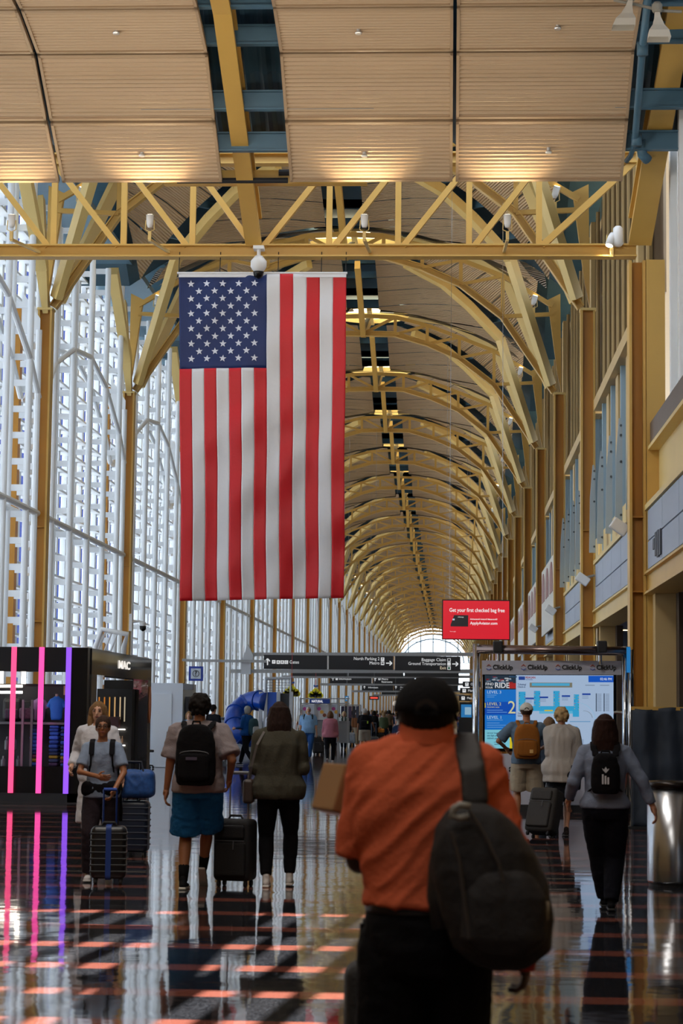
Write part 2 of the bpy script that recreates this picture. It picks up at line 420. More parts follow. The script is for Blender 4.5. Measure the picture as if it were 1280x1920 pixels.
# ---------------------------------------------------------------- the flat truss A and its columns
def flat_truss():
    r = thing('flat_truss', 'straight yellow lattice truss spanning the hall above the flag', 'roof truss', (0, YA, 0))
    hb, ht = 8.52+EYE, 10.4+EYE
    mb = MB(); mb.ibeam((XL, 0, hb+.1), (XR, 0, hb+.1), .3, .24); mb.obj('bottom_chord', YEL, r)
    mb = MB(); mb.ibeam((XL, 0, ht), (XR, 0, ht), .25, .22); mb.obj('top_chord', YEL, r)
    xs = [101, 232, 361, 617, 746, 879, 1010]
    X = {p: P(p, 440, YA).x for p in xs}
    for p in xs:
        mb = MB(); mb.beam((X[p], 0, hb+.2), (X[p], 0, ht-.1), .11, .1, (0,1,0)); mb.obj('post', YEL, r)
    xc_ = P(485, 440, YA).x
    lefts = [X[101]-1.35, X[101], X[232], X[361], xc_]
    for i in range(4):
        mb = MB(); mb.beam((lefts[i], 0, ht-.1), (lefts[i+1]-.1, 0, hb+.2), .11, .12, (0,1,0)); mb.obj('diagonal', YEL, r)
    rights = [xc_, X[617], X[746], X[879], X[1010]]
    for i in range(4):
        mb = MB(); mb.beam((rights[i]+.1, 0, hb+.2), (rights[i+1], 0, ht-.1), .11, .12, (0,1,0)); mb.obj('diagonal', YEL, r)
    mb = MB(); mb.beam((X[1010]-1.3+1.35, 0, hb+.2), (XR, 0, ht-.05), .12, .13, (0,1,0)); mb.obj('diagonal', YEL, r)
    return r
ft = flat_truss()
for nm, x, lb in (('steel_column', XR, 'wide yellow steel column carrying the right end of the flat truss'), ('steel_column', XL, 'yellow steel column carrying the left end of the flat truss')):
    r = thing(nm, lb, 'column', (x, YA, 0), group=None)
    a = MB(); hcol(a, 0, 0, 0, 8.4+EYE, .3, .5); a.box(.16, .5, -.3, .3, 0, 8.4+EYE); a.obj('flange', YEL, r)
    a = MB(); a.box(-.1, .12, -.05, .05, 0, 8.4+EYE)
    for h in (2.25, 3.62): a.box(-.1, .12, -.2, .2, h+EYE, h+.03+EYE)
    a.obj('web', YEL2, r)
# sloping ceiling before the truss
PROF = [(35.6, 11.0), (34.35, 11.76), (33.13, 12.57), (31.75, 12.86), (30.35, 12.95), (28.9, 12.95)]
def slope_beam(x, lb, w_, top=True):
    r = MB()
    pts = [Vector((x, YA-.1, 8.75+EYE)), Vector((x, 32.0, 12.85)), Vector((x, 29.6, 13.3))]
    if not top: pts = [Vector((x, YA-.1, 8.75+EYE)), Vector((x+.2, 33.0, 12.9)), Vector((x+.3, 30.4, 14.3))]
    for i in range(2): r.beam(pts[i], pts[i+1], w_, .1); r.beam(pts[i]+Vector((0,0,.25)), pts[i+1]+Vector((0,0,.25)), .06, .4); r.beam(pts[i]+Vector((0,0,.5)), pts[i+1]+Vector((0,0,.5)), w_, .06)
    return tag(r.obj('sloping_beam', YEL), lb, 'roof beam')
slope_beam(CX-.22, 'yellow beam sloping down between the ceiling panels to the flat truss', .3)
slope_beam(XR+.06, 'wide pale yellow beam sloping down to the column at the right end of the truss', .42, False)
slope_beam(XL, 'yellow beam sloping down to the left end of the flat truss', .3)
fe = [P(px_, 338, 35.6).x for px_ in (112, 118, 417, 544, 848, 854, 1166)]
FIELDS = [(fe[0]-5.65, fe[0]-2.85), (fe[0]-2.79, fe[0]), (fe[1], fe[2]), (fe[3], fe[4]), (fe[5], fe[6])]
pc = struct('ceiling', (0, 0, 0)); pc['label'] = 'ribbed tan ceiling sloping down to the flat truss'
for (x0, x1) in FIELDS:
    for k in range(5):
        (ya, za), (yb, zb) = PROF[k], PROF[k+1]
        a, b = Vector((0, ya, za)), Vector((0, yb, zb)); d = (b-a); Lr = d.length; d.normalize(); nrm = Vector((0, d.z, -d.y)); 
        if nrm.z > 0: nrm = -nrm
        mb = MB(); a0 = a+d*.03; n = int((Lr-.1)/.022); pts = []
        def pt(x, s, h): q = a0+d*s+nrm*h; return (x, q.y, q.z)
        S = Lr-.06
        bev = 0
        vs = []
        for i in range(n+1):
            s = .04+(S-.08)*i/n; h = .02*math.sin(2*PI*s/.088)+.02
            vs += [pt(x0+.05, s, h), pt(x1-.05, s, h)]
        mb.add(vs, [(2*i, 2*i+1, 2*i+3, 2*i+2) for i in range(n)])
        for (xa, xb, sa, sb) in ((x0, x1, 0, .05), (x0, x1, S-.05, S), (x0, x0+.05, 0, S), (x1-.05, x1, 0, S)):
            c0 = [pt(xa, sa, .045), pt(xb, sa, .045), pt(xb, sb, .045), pt(xa, sb, .045)]; c1 = [pt(xa, sa, -.05), pt(xb, sa, -.05), pt(xb, sb, -.05), pt(xa, sb, -.05)]
            mb.add(c0+c1, [(0,1,2,3),(7,6,5,4),(0,4,5,1),(1,5,6,2),(2,6,7,3),(3,7,4,0)], 1)
        mb.obj('ceiling_panel', [TAN, TANF], pc)
mb = MB()                                          # corrugated deck and channels above the strips
for (x0, x1, up) in ((-15.3, 4.4, .8),):
    n = 260
    for k in range(5):
        vs = []
        for i in range(n+1):
            x = x0+(x1-x0)*i/n; h = up+(.06 if i % 4 < 2 else 0)
            vs += [(x, PROF[k][0]+(.5 if k == 0 else 0), PROF[k][1]+h), (x, PROF[k+1][0], PROF[k+1][1]+h)]
        mb.add(vs, [(2*i, 2*i+1, 2*i+3, 2*i+2) for i in range(n)])
mb.obj('roof_deck', DECK, pc)
mb = MB()
for k, (yy, zz) in enumerate([(35.0, 9.6), (34.2, 10.1), (33.0, 10.85), (31.9, 11.1), (30.8, 11.2)]):
    mb.ibeam((-5.4, yy, zz+.35+EYE), (-1.4, yy, zz+.35+EYE), .14, .34, (0,0,1)); mb.ibeam((2.7, yy, zz+.35+EYE), (4.4, yy, zz+.35+EYE), .14, .34)
mb.obj('channel_beam', BLUEST, pc)
mb = MB(); mb.tube([(-5.0, 35.9, 9.5+EYE), (-3.0, 35.9, 9.5+EYE)], .05); mb.tube([(-3.2, 36.3, 9.75+EYE), (-2.6, 36.3, 9.75+EYE)], .06); mb.obj('conduit', DARK, pc)
mb = MB(); mb.box(-5.3, -1.6, 36.3, 36.5, 9.55+EYE, 9.8+EYE); mb.obj('edge_beam', YEL, pc)
# spot heads let into the panels
mb = MB()
for (px, py, k) in ((218, 53, 2), (266, 283, 0), (672, 53, 2), (683, 284, 0), (1045, 44, 2), (1028, 277, 0)):
    (ya, za), (yb, zb) = PROF[k], PROF[k+1]
    best = min((abs((P(px, py, ya+(yb-ya)*t).z)-(za+(zb-za)*t)), t) for t in [i/40 for i in range(-10, 51)])[1]
    q = P(px, py, ya+(yb-ya)*best)
    mb.lathe((q.x, q.y, q.z-.1), [(.05, 0), (.06, .02), (.03, .05), (.03, .12)], 12)
mb.obj('sprinkler_head', mat('sprinkler', 'D8D8D8', .3, .6), pc)
# added skylight out of view: slats along the sun's path shape the floor's sun patches
sk = struct('ceiling', (0, 0, 0)); sk['label'] = 'unseen flat roof with added slatted skylight before the sloping ceiling'
mb = MB(); Z = 11.35+EYE; SKX0, SKX1, SKY0, SKY1 = -6.4, .9, 20.2, 28.9
mb.box(-15.3, SKX0, -14, SKY1, Z, Z+.3); mb.box(SKX1, 8, -14, SKY1, Z, Z+.3); mb.box(SKX0, SKX1, -14, SKY0, Z, Z+.3)
mb.obj('roof_slab', TAN, sk)
mb = MB(); x = SKX0-1
while x < SKX1+1:
    mb.beam((x, SKY0-.5, Z+.15), (x+math.tan(az)*(SKY1-SKY0+1), SKY1+.5, Z+.15), .15, .5); x += .33
for y in (21.3, 24.0, 26.9): mb.box(SKX0, SKX1, y, y+.35, Z+.2, Z+.5)
for xx in (-3.4, -1.0): mb.box(xx, xx+.5, SKY0, SKY1, Z+.2, Z+.3)
mb.obj('added_slat', WHTL, sk)
mb = MB(); mb.box(-15.3, 8, -14.3, -14, 0, Z); struct('wall_rear', mb=mb, mats=GREYW)
mb = MB(); mb.box(XL-.5, XL-.2, -14, YA-BAY-.1, 0, Z); struct('wall_left_blocker', mb=mb, mats=BEIGE)  # unseen solid wall, added to cut daylight on the foreground
mb = MB(); mb.box(XR+.5, XR+.8, -14, YA-2*BAY-.1, 0, Z); struct('wall_right', mb=mb, mats=BEIGE)

# ---------------------------------------------------------------- left window wall, one bay
def left_bay():
    parts = []
    T0, T1 = 0, 13.4+EYE
    offs = [1.6, 4.2, 6.85, 9.5, 12.1]
    fx, bx = XL-.06, XL-.52
    for i, o in enumerate(offs):
        mb = MB(); mb.tube([(fx, o, 0), (fx, o, T1)], .085, 12); mb.tube([(bx, o, 0), (bx, o, T1)], .085, 12)
        z = .5
        while z < T1:
            mb.box(bx, fx, o-.025, o+.025, z-.08, z+.08); z += .655
        parts.append(('tube_ladder', mb.mesh('tube_ladder', WHT)))
    for o in (13.15, .55):
        mb = MB(); mb.tube([(fx, o, 0), (fx, o, 9.6+EYE)], .08, 10)
        z = .5
        while z < 9.6+EYE: mb.box(bx, fx, o-.025, o+.025, z-.08, z+.08); z += .655
        mb.prism([(fx+.02, o, 9.5+EYE), (fx+.02, o, 9.9+EYE), (bx, o, 10.6+EYE), (bx, o, 9.5+EYE)], (0, .03, 0))
        parts.append(('tube_ladder', mb.mesh('tube_ladder', WHT)))
    arch = [(.2, 7.9), (1.6, 9.1), (4.2, 9.95), (6.85, 10.2), (9.5, 9.75), (12.1, 8.7), (13.3, 7.9)]
    mb = MB()
    for x_ in (fx, bx): mb.tube([(x_, o, h+EYE) for o, h in arch], .08, 10)
    parts.append(('arched_tube', mb.mesh('arched_tube', WHT)))
    mb = MB(); mb.tube([(fx, .2, 4.95+EYE), (fx, 13.5, 4.95+EYE)], .085, 10); mb.tube([(bx, .2, 4.95+EYE), (bx, 13.5, 4.95+EYE)], .085, 10)
    parts.append(('rail_tube', mb.mesh('rail_tube', WHT)))
    wx = XL-1.7
    mb = MB(); z = .35
    while z < T1+1:                                # shelves of the outer louvre
        mb.box(wx-.05, wx+.28, 0, BAY, z-.02, z+.05); z += .655
    parts.append(('louvre', mb.mesh('louvre', WHTL)))
    mb = MB(); y = .2
    while y < BAY: mb.box(wx-.1, wx-.02, y, y+.05, 0, T1+1); y += .7
    parts.append(('mullion', mb.mesh('mullion', NAVYF)))
    mb = MB(); y = .5
    while y < BAY: mb.box(wx-.05, wx+.10, y, y+.26, 0, T1+1); y += 1.4
    parts.append(('white_mullion', mb.mesh('white_mullion', WHT)))
    mb = MB(); mb.add([(wx-.12, 0, 0), (wx-.12, BAY, 0), (wx-.12, BAY, T1+1), (wx-.12, 0, T1+1)], [(0,1,2,3)])
    parts.append(('glass', mb.mesh('glass', GLASS)))
    mb = MB()
    mb.box(wx-.2, XL+.1, -.05, BAY, T1+.9, T1+1.1)
    parts.append(('eave', mb.mesh('eave', BLUEST)))
    mb = MB(); mb.box(bx-.28, bx-.1, -.15, .15, 0, 10.4+EYE)
    parts.append(('rear_post', mb.mesh('rear_post', YEL2)))
    return parts
lbp = left_bay()
for b in range(-1, NB):
    r = struct('window_%d' % (b+2), (0, YA+BAY*b, 0))
    for n, me in lbp: link(n, me, r)

# ---------------------------------------------------------------- right wall, one bay
PBLUE = mat('pale blue mullion', '9DB8C8', .4)
GLB = mat('dark reflecting glass', '3E4A52', .08, 0, spec=.9)
ARCHR = mat('brownish arch inset', '8A5550', .5)
FIN = mat('pale blue grey fin', 'A3B1B8', .4, vary=.05)
def right_bay(kind):
    parts = []; xw = XR+.28
    def part(name, mb, m): parts.append((name, mb.mesh(name, m)))
    mb = MB(); mb.box(xw-.1, xw+.35, .18, BAY-.18, 2.22+EYE, 2.58+EYE); mb.box(xw-.18, xw+.4, .18, BAY-.18, 2.2+EYE, 2.24+EYE); mb.box(xw-.18, xw+.1, .18, BAY-.18, 2.56+EYE, 2.6+EYE)
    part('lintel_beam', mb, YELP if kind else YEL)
    mb = MB(); n = 5
    for i in range(n):
        y0 = .4+(BAY-.8)*i/n
        for z0, z1 in ((2.66, 3.15), (3.18, 3.72)): mb.box(xw-.12, xw-.06, y0, y0+(BAY-.8)/n-.03, z0+EYE, z1+EYE)
    part('fascia_panel', mb, GRYP)
    mb = MB(); mb.box(xw-.08, xw, .2, BAY-.2, 2.6+EYE, 3.74+EYE); part('fascia_back', mb, mat('fascia back', 'C8CCD4', .5))
    mb = MB(); mb.box(xw-.16, xw+.3, .18, BAY-.18, 3.74+EYE, 3.84+EYE); part('ledge', mb, YELP)
    if kind == 0:                                  # bay before the truss
        mb = MB(); mb.box(xw+.1, xw+.3, .2, BAY-.2, 3.84+EYE, 4.85+EYE); part('yellow_spandrel', mb, YELP)
        mb = MB(); mb.box(xw-.1, xw+.3, .2, BAY-.2, 4.85+EYE, 4.92+EYE); part('ledge', mb, YELP)
        mb = MB(); mb.box(xw-.06, xw+.3, .2, BAY-.2, 4.92+EYE, 5.35+EYE); part('brown_sill', mb, BROWN)
        mb = MB()
        for i in range(9): mb.box(xw+.2, xw+.32, .6+i*1.45, .85+i*1.45, 5.35+EYE, 12+EYE)
        part('white_post', mb, WHT)
        mb = MB(); mb.box(xw+.45, xw+.5, 0, BAY, 5.3+EYE, 13+EYE); part('backing', mb, mat('pale glazing', 'B9C6D0', .25))
    else:
        mb = MB(); mb.box(xw+.1, xw+.14, .2, BAY-.2, 3.84+EYE, 7.66+EYE); part('glazing', mb, GLB)
        mb = MB(); mb.box(xw+.0, xw+.1, .2, BAY-.2, 3.84+EYE, 4.5+EYE); part('yellow_rail', mb, YELP)
        mb = MB()
        for i in range(5): mb.box(xw-.02, xw+.12, 1.2+i*2.75, 1.34+i*2.75, 3.84+EYE, 7.66+EYE)
        part('mullion', mb, PBLUE)
        mb = MB()
        for i in range(4): mb.box(xw+.0, xw+.12, 2.2+i*2.75, 2.9+i*2.75, 3.84+EYE, 7.6+EYE)
        part('yellow_mullion', mb, BEIGE)
        mb = MB(); mb.box(xw-.14, xw+.2, .18, BAY-.18, 7.62+EYE, 7.9+EYE); part('transom', mb, BEIGE)
        mb = MB(); mb.box(xw+.25, xw+.3, .2, BAY-.2, 7.9+EYE, 13+EYE); part('upper_backing', mb, mat('tan spandrel', '9C8A74', .5, vary=.15, vscale=1, stretch=(1, 3, .2)))
        mb = MB(); mb.add([(xw+.05, .2, 7.9+EYE), (xw+.05, BAY-.2, 7.9+EYE), (xw+.05, BAY-.2, 13+EYE), (xw+.05, .2, 13+EYE)], [(0,1,2,3)]); part('upper_glass', mb, GLASSD)
        mb = MB(); mb.box(xw-.06, xw+.1, 2.0, 2.5, 7.9+EYE, 13+EYE)
        for i in range(9): mb.box(xw-.0, xw+.1, .9+i*1.42, 1.0+i*1.42, 7.9+EYE, 13+EYE)
        part('upper_mullion', mb, BEIGE)
        if kind == 1:
            for i in range(5):
                y = 1.6+i*2.65; mb = MB()
                mb.prism([(xw-.34, y, 3.95+EYE), (xw-.19, y, 3.95+EYE), (xw-.19, y, 5.9+EYE), (xw-.22, y, 6.1+EYE), (xw-.26, y, 6.1+EYE), (xw-.32, y, 5.3+EYE)], (0, .05, 0))
                parts.append(('fin', mb.mesh('fin', FIN)))
                mb = MB()
                for z in (4.1, 5.2, 5.75, 5.95): mb.lathe((xw-.22, y-.03, z+EYE), [(.025, 0), (.025, .03)], 8, 'y')
                parts.append(('bolt', mb.mesh('bolt', mat('dark bolt', '4A5258', .4, .5))))
        if kind == 2:
            mb = MB(); mb.box(xw-.34, xw-.28, 2.5, 11.5, 2.9+EYE, 5.3+EYE); part('white_screen', mb, mat('white screen board', 'CFCBC2', .5))
            for i in range(3):
                yc_ = 4.0+i*3.0; mb = MB()
                pts = [(xw-.36, yc_+1.0*math.cos(PI*k/10), 4.5+.65*math.sin(PI*k/10)+EYE) for k in range(11)]+[(xw-.36, yc_-1.0, 4.1+EYE), (xw-.36, yc_+1.0, 4.1+EYE)]
                mb.prism(pts, (.03, 0, 0)); parts.append(('arch_inset', mb.mesh('arch_inset', ARCHR)))
    mb = MB(); mb.box(xw-.02, xw+.35, .2, .75, 0, (2.2 if kind else 4.85)+EYE); mb.box(xw-.02, xw+.35, BAY-.75, BAY-.2, 0, 2.2+EYE)
    part('pilaster', mb, BEIGE)
    mb = MB(); mb.box(xw+.35, xw+.5, .3, .95, 0, 2.2+EYE); mb.box(xw+.35, xw+.5, BAY-1.2, BAY-.2, 0, 2.2+EYE); part('dark_reveal', mb, mat('dark brown reveal', '3A2A1C', .5))
    # recess behind the opening
    mb = MB(); mb.box(xw+3.6, xw+3.75, 0, BAY, 0, 2.75+EYE); 
    for i in range(5): mb.box(xw+3.57, xw+3.6, 0, BAY, .03+i*.9, .9+i*.9-.02)
    mb.box(xw+.9, xw+3.7, -.05, .05, 0, 2.75+EYE)
    part('recess_wall', mb, GREYW)
    mb = MB(); mb.box(xw+.1, xw+3.75, 0, BAY, 2.62+EYE, 2.75+EYE); part('recess_ceiling', mb, GREYW)
    mb = MB()
    for y in (2.5, 5.5, 8.5, 11.5): mb.lathe((xw+1.6, y, 2.60+EYE), [(.1, 0), (.1, .02)], 14)
    part('downlight', mb, emis('warm downlight', 'FFE0A8', 6))
    if kind:
        mb = MB(); mb.box(xw+.3, xw+6, 0, BAY, 12.9+EYE, 13.4+EYE); part('top_beam', mb, BEIGE)
    return parts
rk = {k: right_bay(k) for k in (0, 1, 2)}
for b in range(-2, NB):
    kind = 0 if b < 0 else 1 if b < 2 else 2
    r = struct('wall_right', (0, YA+BAY*b, 0))
    for n, me in rk[kind]: link(n, me, r)
# far end lunette window
YE = YA+BAY*NB+.5
ew = struct('window_99', (CX, YE, 0))
mb = MB(); mb.add([(-6.9, 0, 6), (6.9, 0, 6), (6.9, 0, 16.5), (-6.9, 0, 16.5)], [(0,1,2,3)]); mb.obj('glass', GLASS, ew)
mb = MB(); mb.box(-9, 9, -.4, .4, 0, 6); mb.obj('lower_wall', BEIGE, ew)
mb = MB()
for i in range(-3, 4): mb.box(i*2.3-.09, i*2.3+.09, -.1, .1, 0, 17)
for j in range(9): mb.box(-7, 7, -.05, .05, 1.5+j*1.9, 1.6+j*1.9)
for rr in (6.6, 5.7):
    pts = [(rr*math.cos(PI*k/16), -.1, 9.5+EYE+(rr-1.4)*math.sin(PI*k/16)) for k in range(17)]
    for i in range(16): mb.beam(pts[i], pts[i+1], .2, .2)
mb.obj('mullion', mat('blue window frame', '5C86A8', .5), ew)
# ================================================================ objects: lamps and small devices on the structure
def look_rot(d, axis='Z'): return Vector(d).to_track_quat(axis, 'Y').to_euler()
LAMPW = mat('lamp housing', 'E4E6E8', .35)
LENS = emis('lit lamp lens', 'FFE9C0', 14)
def spot_light(name, loc, d, W, ang, col, rad, parent=None, blend=.6):
    l = bpy.data.lights.new(name, 'SPOT'); l.energy = W; l.spot_size = math.radians(ang); l.spot_blend = blend; l.color = col; l.shadow_soft_size = rad
    o = bpy.data.objects.new(name, l); C.objects.link(o); o.parent = parent; o.location = loc; o.rotation_euler = look_rot(-Vector(d)); return o
def lamp(loc, d, label, W=0, s=1, group='spotlights on the steelwork', ang=110):
    r = thing('spotlight', label, 'spotlight', loc, 0, group)
    d = Vector(d).normalized(); q = d.to_track_quat('Z', 'Y').to_matrix()
    mb = MB(); mb.lathe((0,0,0), [(.05*s, -.1*s), (.075*s, -.02*s), (.085*s, .18*s), (.07*s, .18*s), (.06*s, .12*s)], 16); mb.v = [tuple(q @ Vector(v)) for v in mb.v]; mb.obj('housing', LAMPW, r, True)
    mb = MB(); mb.lathe((0,0,0), [(.066*s, .17*s), (.066*s, .185*s)], 16); mb.v = [tuple(q @ Vector(v)) for v in mb.v]; mb.obj('lens', LENS, r)
    mb = MB(); mb.tube([(-.09*s, 0, .06*s), (-.1*s, 0, -.15*s), (0, 0, -.2*s), (.1*s, 0, -.15*s), (.09*s, 0, .06*s)], .012*s, 6); mb.beam((0,0,-.2*s), (0,0,-.38*s), .07*s, .07*s); mb.obj('bracket', YELP, r)
    if W: spot_light('lamp_light', d*.25*s, d, W, ang, (1, .80, .52), .05, r)
    return r
for px, lb, W in ((22, 'white uplight on the flat truss, leftmost at the picture edge', 260), (281, 'white uplight on the flat truss above the blue flag canton', 420), (683, 'white uplight standing on the middle of the flat truss', 420), (951, 'white uplight on the right half of the flat truss', 420)):
    q = P(px, 418, YA-2.5); r = lamp(q, (0, -.1, 1), lb, W*.3, .8); mb = MB(); mb.beam((0, 0, -.3), (0, 2.44, 10.2-q.z), .05, .05); mb.obj('arm', YELP, r)
q = P(1146, 446, YA-.14); r = lamp(q, (-.3, -.3, -1), 'double white downlight at the right end of the flat truss', 60, .95); 
mb = MB(); mb.lathe((.12, 0, .08), [(.05, -.25), (.1, -.2), (.09, .1), (.05, .14)], 14); mb.obj('housing', LAMPW, r, True)
# lamps on the arches light the vaults
base = None
nth = ['first', 'second', 'third', 'fourth', 'fifth', 'sixth']
for b in range(1, NB+1):
    for s in (-1, 1):
        side = 'window' if s < 0 else 'balcony'
        loc = (CX+s*6.1, YA+BAY*b-.02, 14.84)
        if base is None: base = lamp(loc, (.25, -.3, 1), 'x', 0, 1.1, 'spotlights beside the arch ends')
        o = base if (b == 1 and s == -1) else copy_tree(base)
        o.location = loc; o['label'] = (f'white spotlight at the {side} side end of the {nth[b-1]} roof arch beyond the truss' if b <= 6 else f'tiny spotlight on one of the far roof arches, {side} side')
    for s in (-1, 1):                              # the light these lamps throw
        if b < 26:
            spot_light('arch_lamp_light', (CX+s*5.6, YA+BAY*(b-.5)+1.5*s, 11.2), (-.42*s, -.15*s, 1), UPLIGHT*9, 125, (1, .84, .64), .12)
for x in (-12, -7.5, -3.4, 1):                      # unseen fill spots, added to brighten the sloping ceiling
    spot_light('ceiling_fill', (x, 26.5, 7.6), (0, .95, .9), 400, 120, (1, .86, .68), .5)

# horn loudspeakers and blue pipe, upper right
HW = mat('off white horn', 'CFCABF', .5)
r = thing('horn_loudspeakers', 'pair of off-white horn loudspeakers hanging beside the sloping beam', 'loudspeaker', (0,0,0))
for (px, py, Y, dx) in ((1180, 42, 30.6, -.25), (1232, 64, 30.6, .05)):
    c = P(px, py, Y); mb = MB()
    secs = [(.035, .36), (.05, .25), (.09, .12), (.15, .02), (.17, -.1)]
    ring = []
    for hw, h in secs: ring += [Vector((sx*hw+ (dx*(.3-h)), sy*hw*.8-.12*(.3-h), h)) for sx, sy in ((-1,-1),(1,-1),(1,1),(-1,1))]
    m = len(secs); mb.add([c+v for v in ring], [(i*4+k, i*4+(k+1)%4, (i+1)*4+(k+1)%4, (i+1)*4+k) for i in range(m-1) for k in range(4)]); mb.obj('horn', HW, r)
    mb = MB(); mb.lathe(c+Vector((dx*-.05, 0, .34)), [(.06, 0), (.08, .03), (.08, .12), (.05, .16)], 14); mb.obj('driver', mat('grey driver', '8E8A80', .5), r)
mb = MB(); a = P(1150, 0, 30.7); b_ = P(1278, 22, 30.7); mb.tube([a, P(1190, 8, 30.7), P(1240, 20, 30.7), b_], .025, 8); mb.obj('bracket', mat('grey driver', '8E8A80', .5), r)
mb = MB(); mb.tube([P(1216, -20, 31.2), P(1204, 90, 32), P(1190, 265, 34.8), P(1182, 292, 35.2), P(1174, 302, 35.4)], [.06,.06,.06,.045,.045], 10)
for (px, py, Y) in ((1204, 92, 32), (1193, 262, 34.7)): mb.lathe(P(px, py, Y), [(.09, -.1), (.09, .1)], 12)
mb.tube([P(1200, 262, 35), P(1204, 290, 35.1), P(1214, 300, 35.2)], .09, 10)
tag(mb.obj('drain_pipe', BLUEST, None, True), 'blue-grey pipe running down beside the sloping ceiling at upper right', 'pipe')
# dome cameras
r = thing('security_camera', 'white dome camera hanging from the flat truss at the flag top', 'camera', P(485, 478, YA-.3))
mb = MB(); mb.lathe((0,0,-.28), [(.06, -.06), (.12, 0), (.15, .06), (.15, .16), (.1, .22), (.07, .26)], 20); mb.obj('housing', LAMPW, r, True)
mb = MB(); mb.lathe((0,0,-.34), [(.02, -.11), (.08, -.08), (.1, 0), (.1, .02)], 18); mb.obj('dome', BLK, r, True)
mb = MB(); mb.lathe((0,0,0), [(.035, -.05), (.035, .15)], 10); mb.box(-.1, .1, -.1, .15, .1, .16); mb.obj('bracket', LAMPW, r)
q = P(253, 1166, 65.1); q.x = XL+.22
r = thing('security_camera', 'small dark dome camera on an arm from the second window-side column', 'camera', q)
mb = MB(); mb.box(-.05, .05, -.15, .15, -.3, .25); mb.tube([(0,0,0), (.25, 0, .02), (.36, 0, -.02)], .04, 8); mb.lathe((.38, 0, -.12), [(.09, 0), (.1, .1), (.04, .15)], 14); mb.obj('bracket', LAMPW, r)
mb = MB(); mb.lathe((.38, 0, -.27), [(.02, -.03), (.1, .03), (.11, .14)], 14); mb.obj('dome', BLK, r, True)
# white speaker boxes on the wall columns
for px, py, Y, lb in ((1161, 988, 38.2, 'white box loudspeaker on the wide column at the truss end'), (1092, 1086, 51, 'white box loudspeaker on the nearest right-hand column behind the truss'), (1032, 1144, 64.8, 'white box loudspeaker on the second right-hand column'), (999, 1178, 78.5, 'white box loudspeaker on the third right-hand column')):
    r = thing('box_loudspeaker', lb, 'loudspeaker', P(px, py, Y), 0, 'loudspeakers on the balcony wall columns')
    mb = MB(); mb.rbox((0,0,0), .34, .2, .22, .03, 3, rot=Matrix.Rotation(.6, 3, 'Y')); mb.obj('housing', LAMPW, r)
    mb = MB(); mb.tube([(.1, 0, .05), (.3, 0, .1)], .03, 8); mb.obj('bracket', mat('grey driver', '8E8A80', .5), r)
mb = MB()
for i, (px, y0, y1) in enumerate(((1224, 1010, 1030), (1228, 998, 1042), (1232, 994, 1044), (1236, 992, 1040))):
    a, b_ = P(px, y0, 36-i*.35), P(px, y1, 36-i*.35); mb.box(XR+.13, XR+.155, a.y-.15, a.y+.12, b_.z, a.z)
tag(mb.obj('wall_emblem', mat('charcoal mark', '3A3D46', .6)), 'dark smudged emblem on the grey fascia panel at far right', 'emblem')

def arch_h(x):
    d = min(abs(x-CX), 6.7)
    for i in range(5):
        if d <= BOT[i+1][0]: return EYE+BOT[i][1]+(BOT[i+1][1]-BOT[i][1])*(d-BOT[i][0])/(BOT[i+1][0]-BOT[i][0])
    return EYE+10.3
def hang(mb, x, y, z, r_=.006):                    # thin rod up to the arch overhead
    x2 = max(XL+.3, min(XR-.3, x)); mb.tube([(x, y, z), (x2, y, arch_h(x2)-.02)], r_, 5)
# ================================================================ the flag
FR, FW_, FBL = mat('flag red cloth', 'C8101E', .55, bump=.3, bscale=6), mat('flag white cloth', 'DDDFE4', .55, bump=.3, bscale=6), mat('flag blue cloth', '04245E', .6, bump=.3, bscale=6)
fl = thing('hanging_flag', 'huge stars and stripes flag hanging vertically from the flat truss', 'flag', (0,0,0))
q0, q1, q2, q3 = P(335, 514, YA-.1), P(649, 514, YA-.1), P(338.5, 1127, YA-.1), P(644, 1121, YA-.1)
def fpt(u, v):
    a, b_, c, d = q0, q1, q2, q3
    p = a*(1-u)*(1-v)+b_*u*(1-v)+c*(1-u)*v+d*u*v
    y = .05*math.sin(9*u+1.2*math.sin(3*v))*min(1, .2+v*1.3)+.03*math.sin(23*u+4*v)*(.2+v)+.02*math.sin(31*v+7*u)
    y += .04*noise.noise(Vector((u*7, v*10, 0)))
    return Vector((p.x+.012*math.sin(11*v+u*5)*v, p.y+y, p.z))
def sheet(parent, name, m, u0, u1, v0, v1, off=0):
    mb = MB(); nu, nv = max(2, int((u1-u0)*104)), max(4, int((v1-v0)*90)); vs = []
    for j in range(nv+1):
        for i in range(nu+1): vs.append(fpt(u0+(u1-u0)*i/nu, v0+(v1-v0)*j/nv)+Vector((0, off, 0)))
    mb.add(vs, [(j*(nu+1)+i, (j+1)*(nu+1)+i, (j+1)*(nu+1)+i+1, j*(nu+1)+i+1) for j in range(nv) for i in range(nu)])
    o = mb.obj(name, m, parent, True); sm = o.modifiers.new('thickness', 'SOLIDIFY'); sm.thickness = .004; return o
UC, VC = 166/315, 179/613
for k in range(13):
    u0, u1 = k/13, (k+1)/13
    if k < 7:
        u0, u1 = UC*k/7, UC*(k+1)/7; sheet(fl, 'stripe', (FR, FW_)[k % 2], u0, u1, VC, 1)
    else:
        u0, u1 = UC+(1-UC)*(k-7)/6, UC+(1-UC)*(k-6)/6; sheet(fl, 'stripe', (FR, FW_)[k % 2], u0, u1, 0, 1)
ca = sheet(fl, 'canton', FBL, 0, UC, 0, VC)
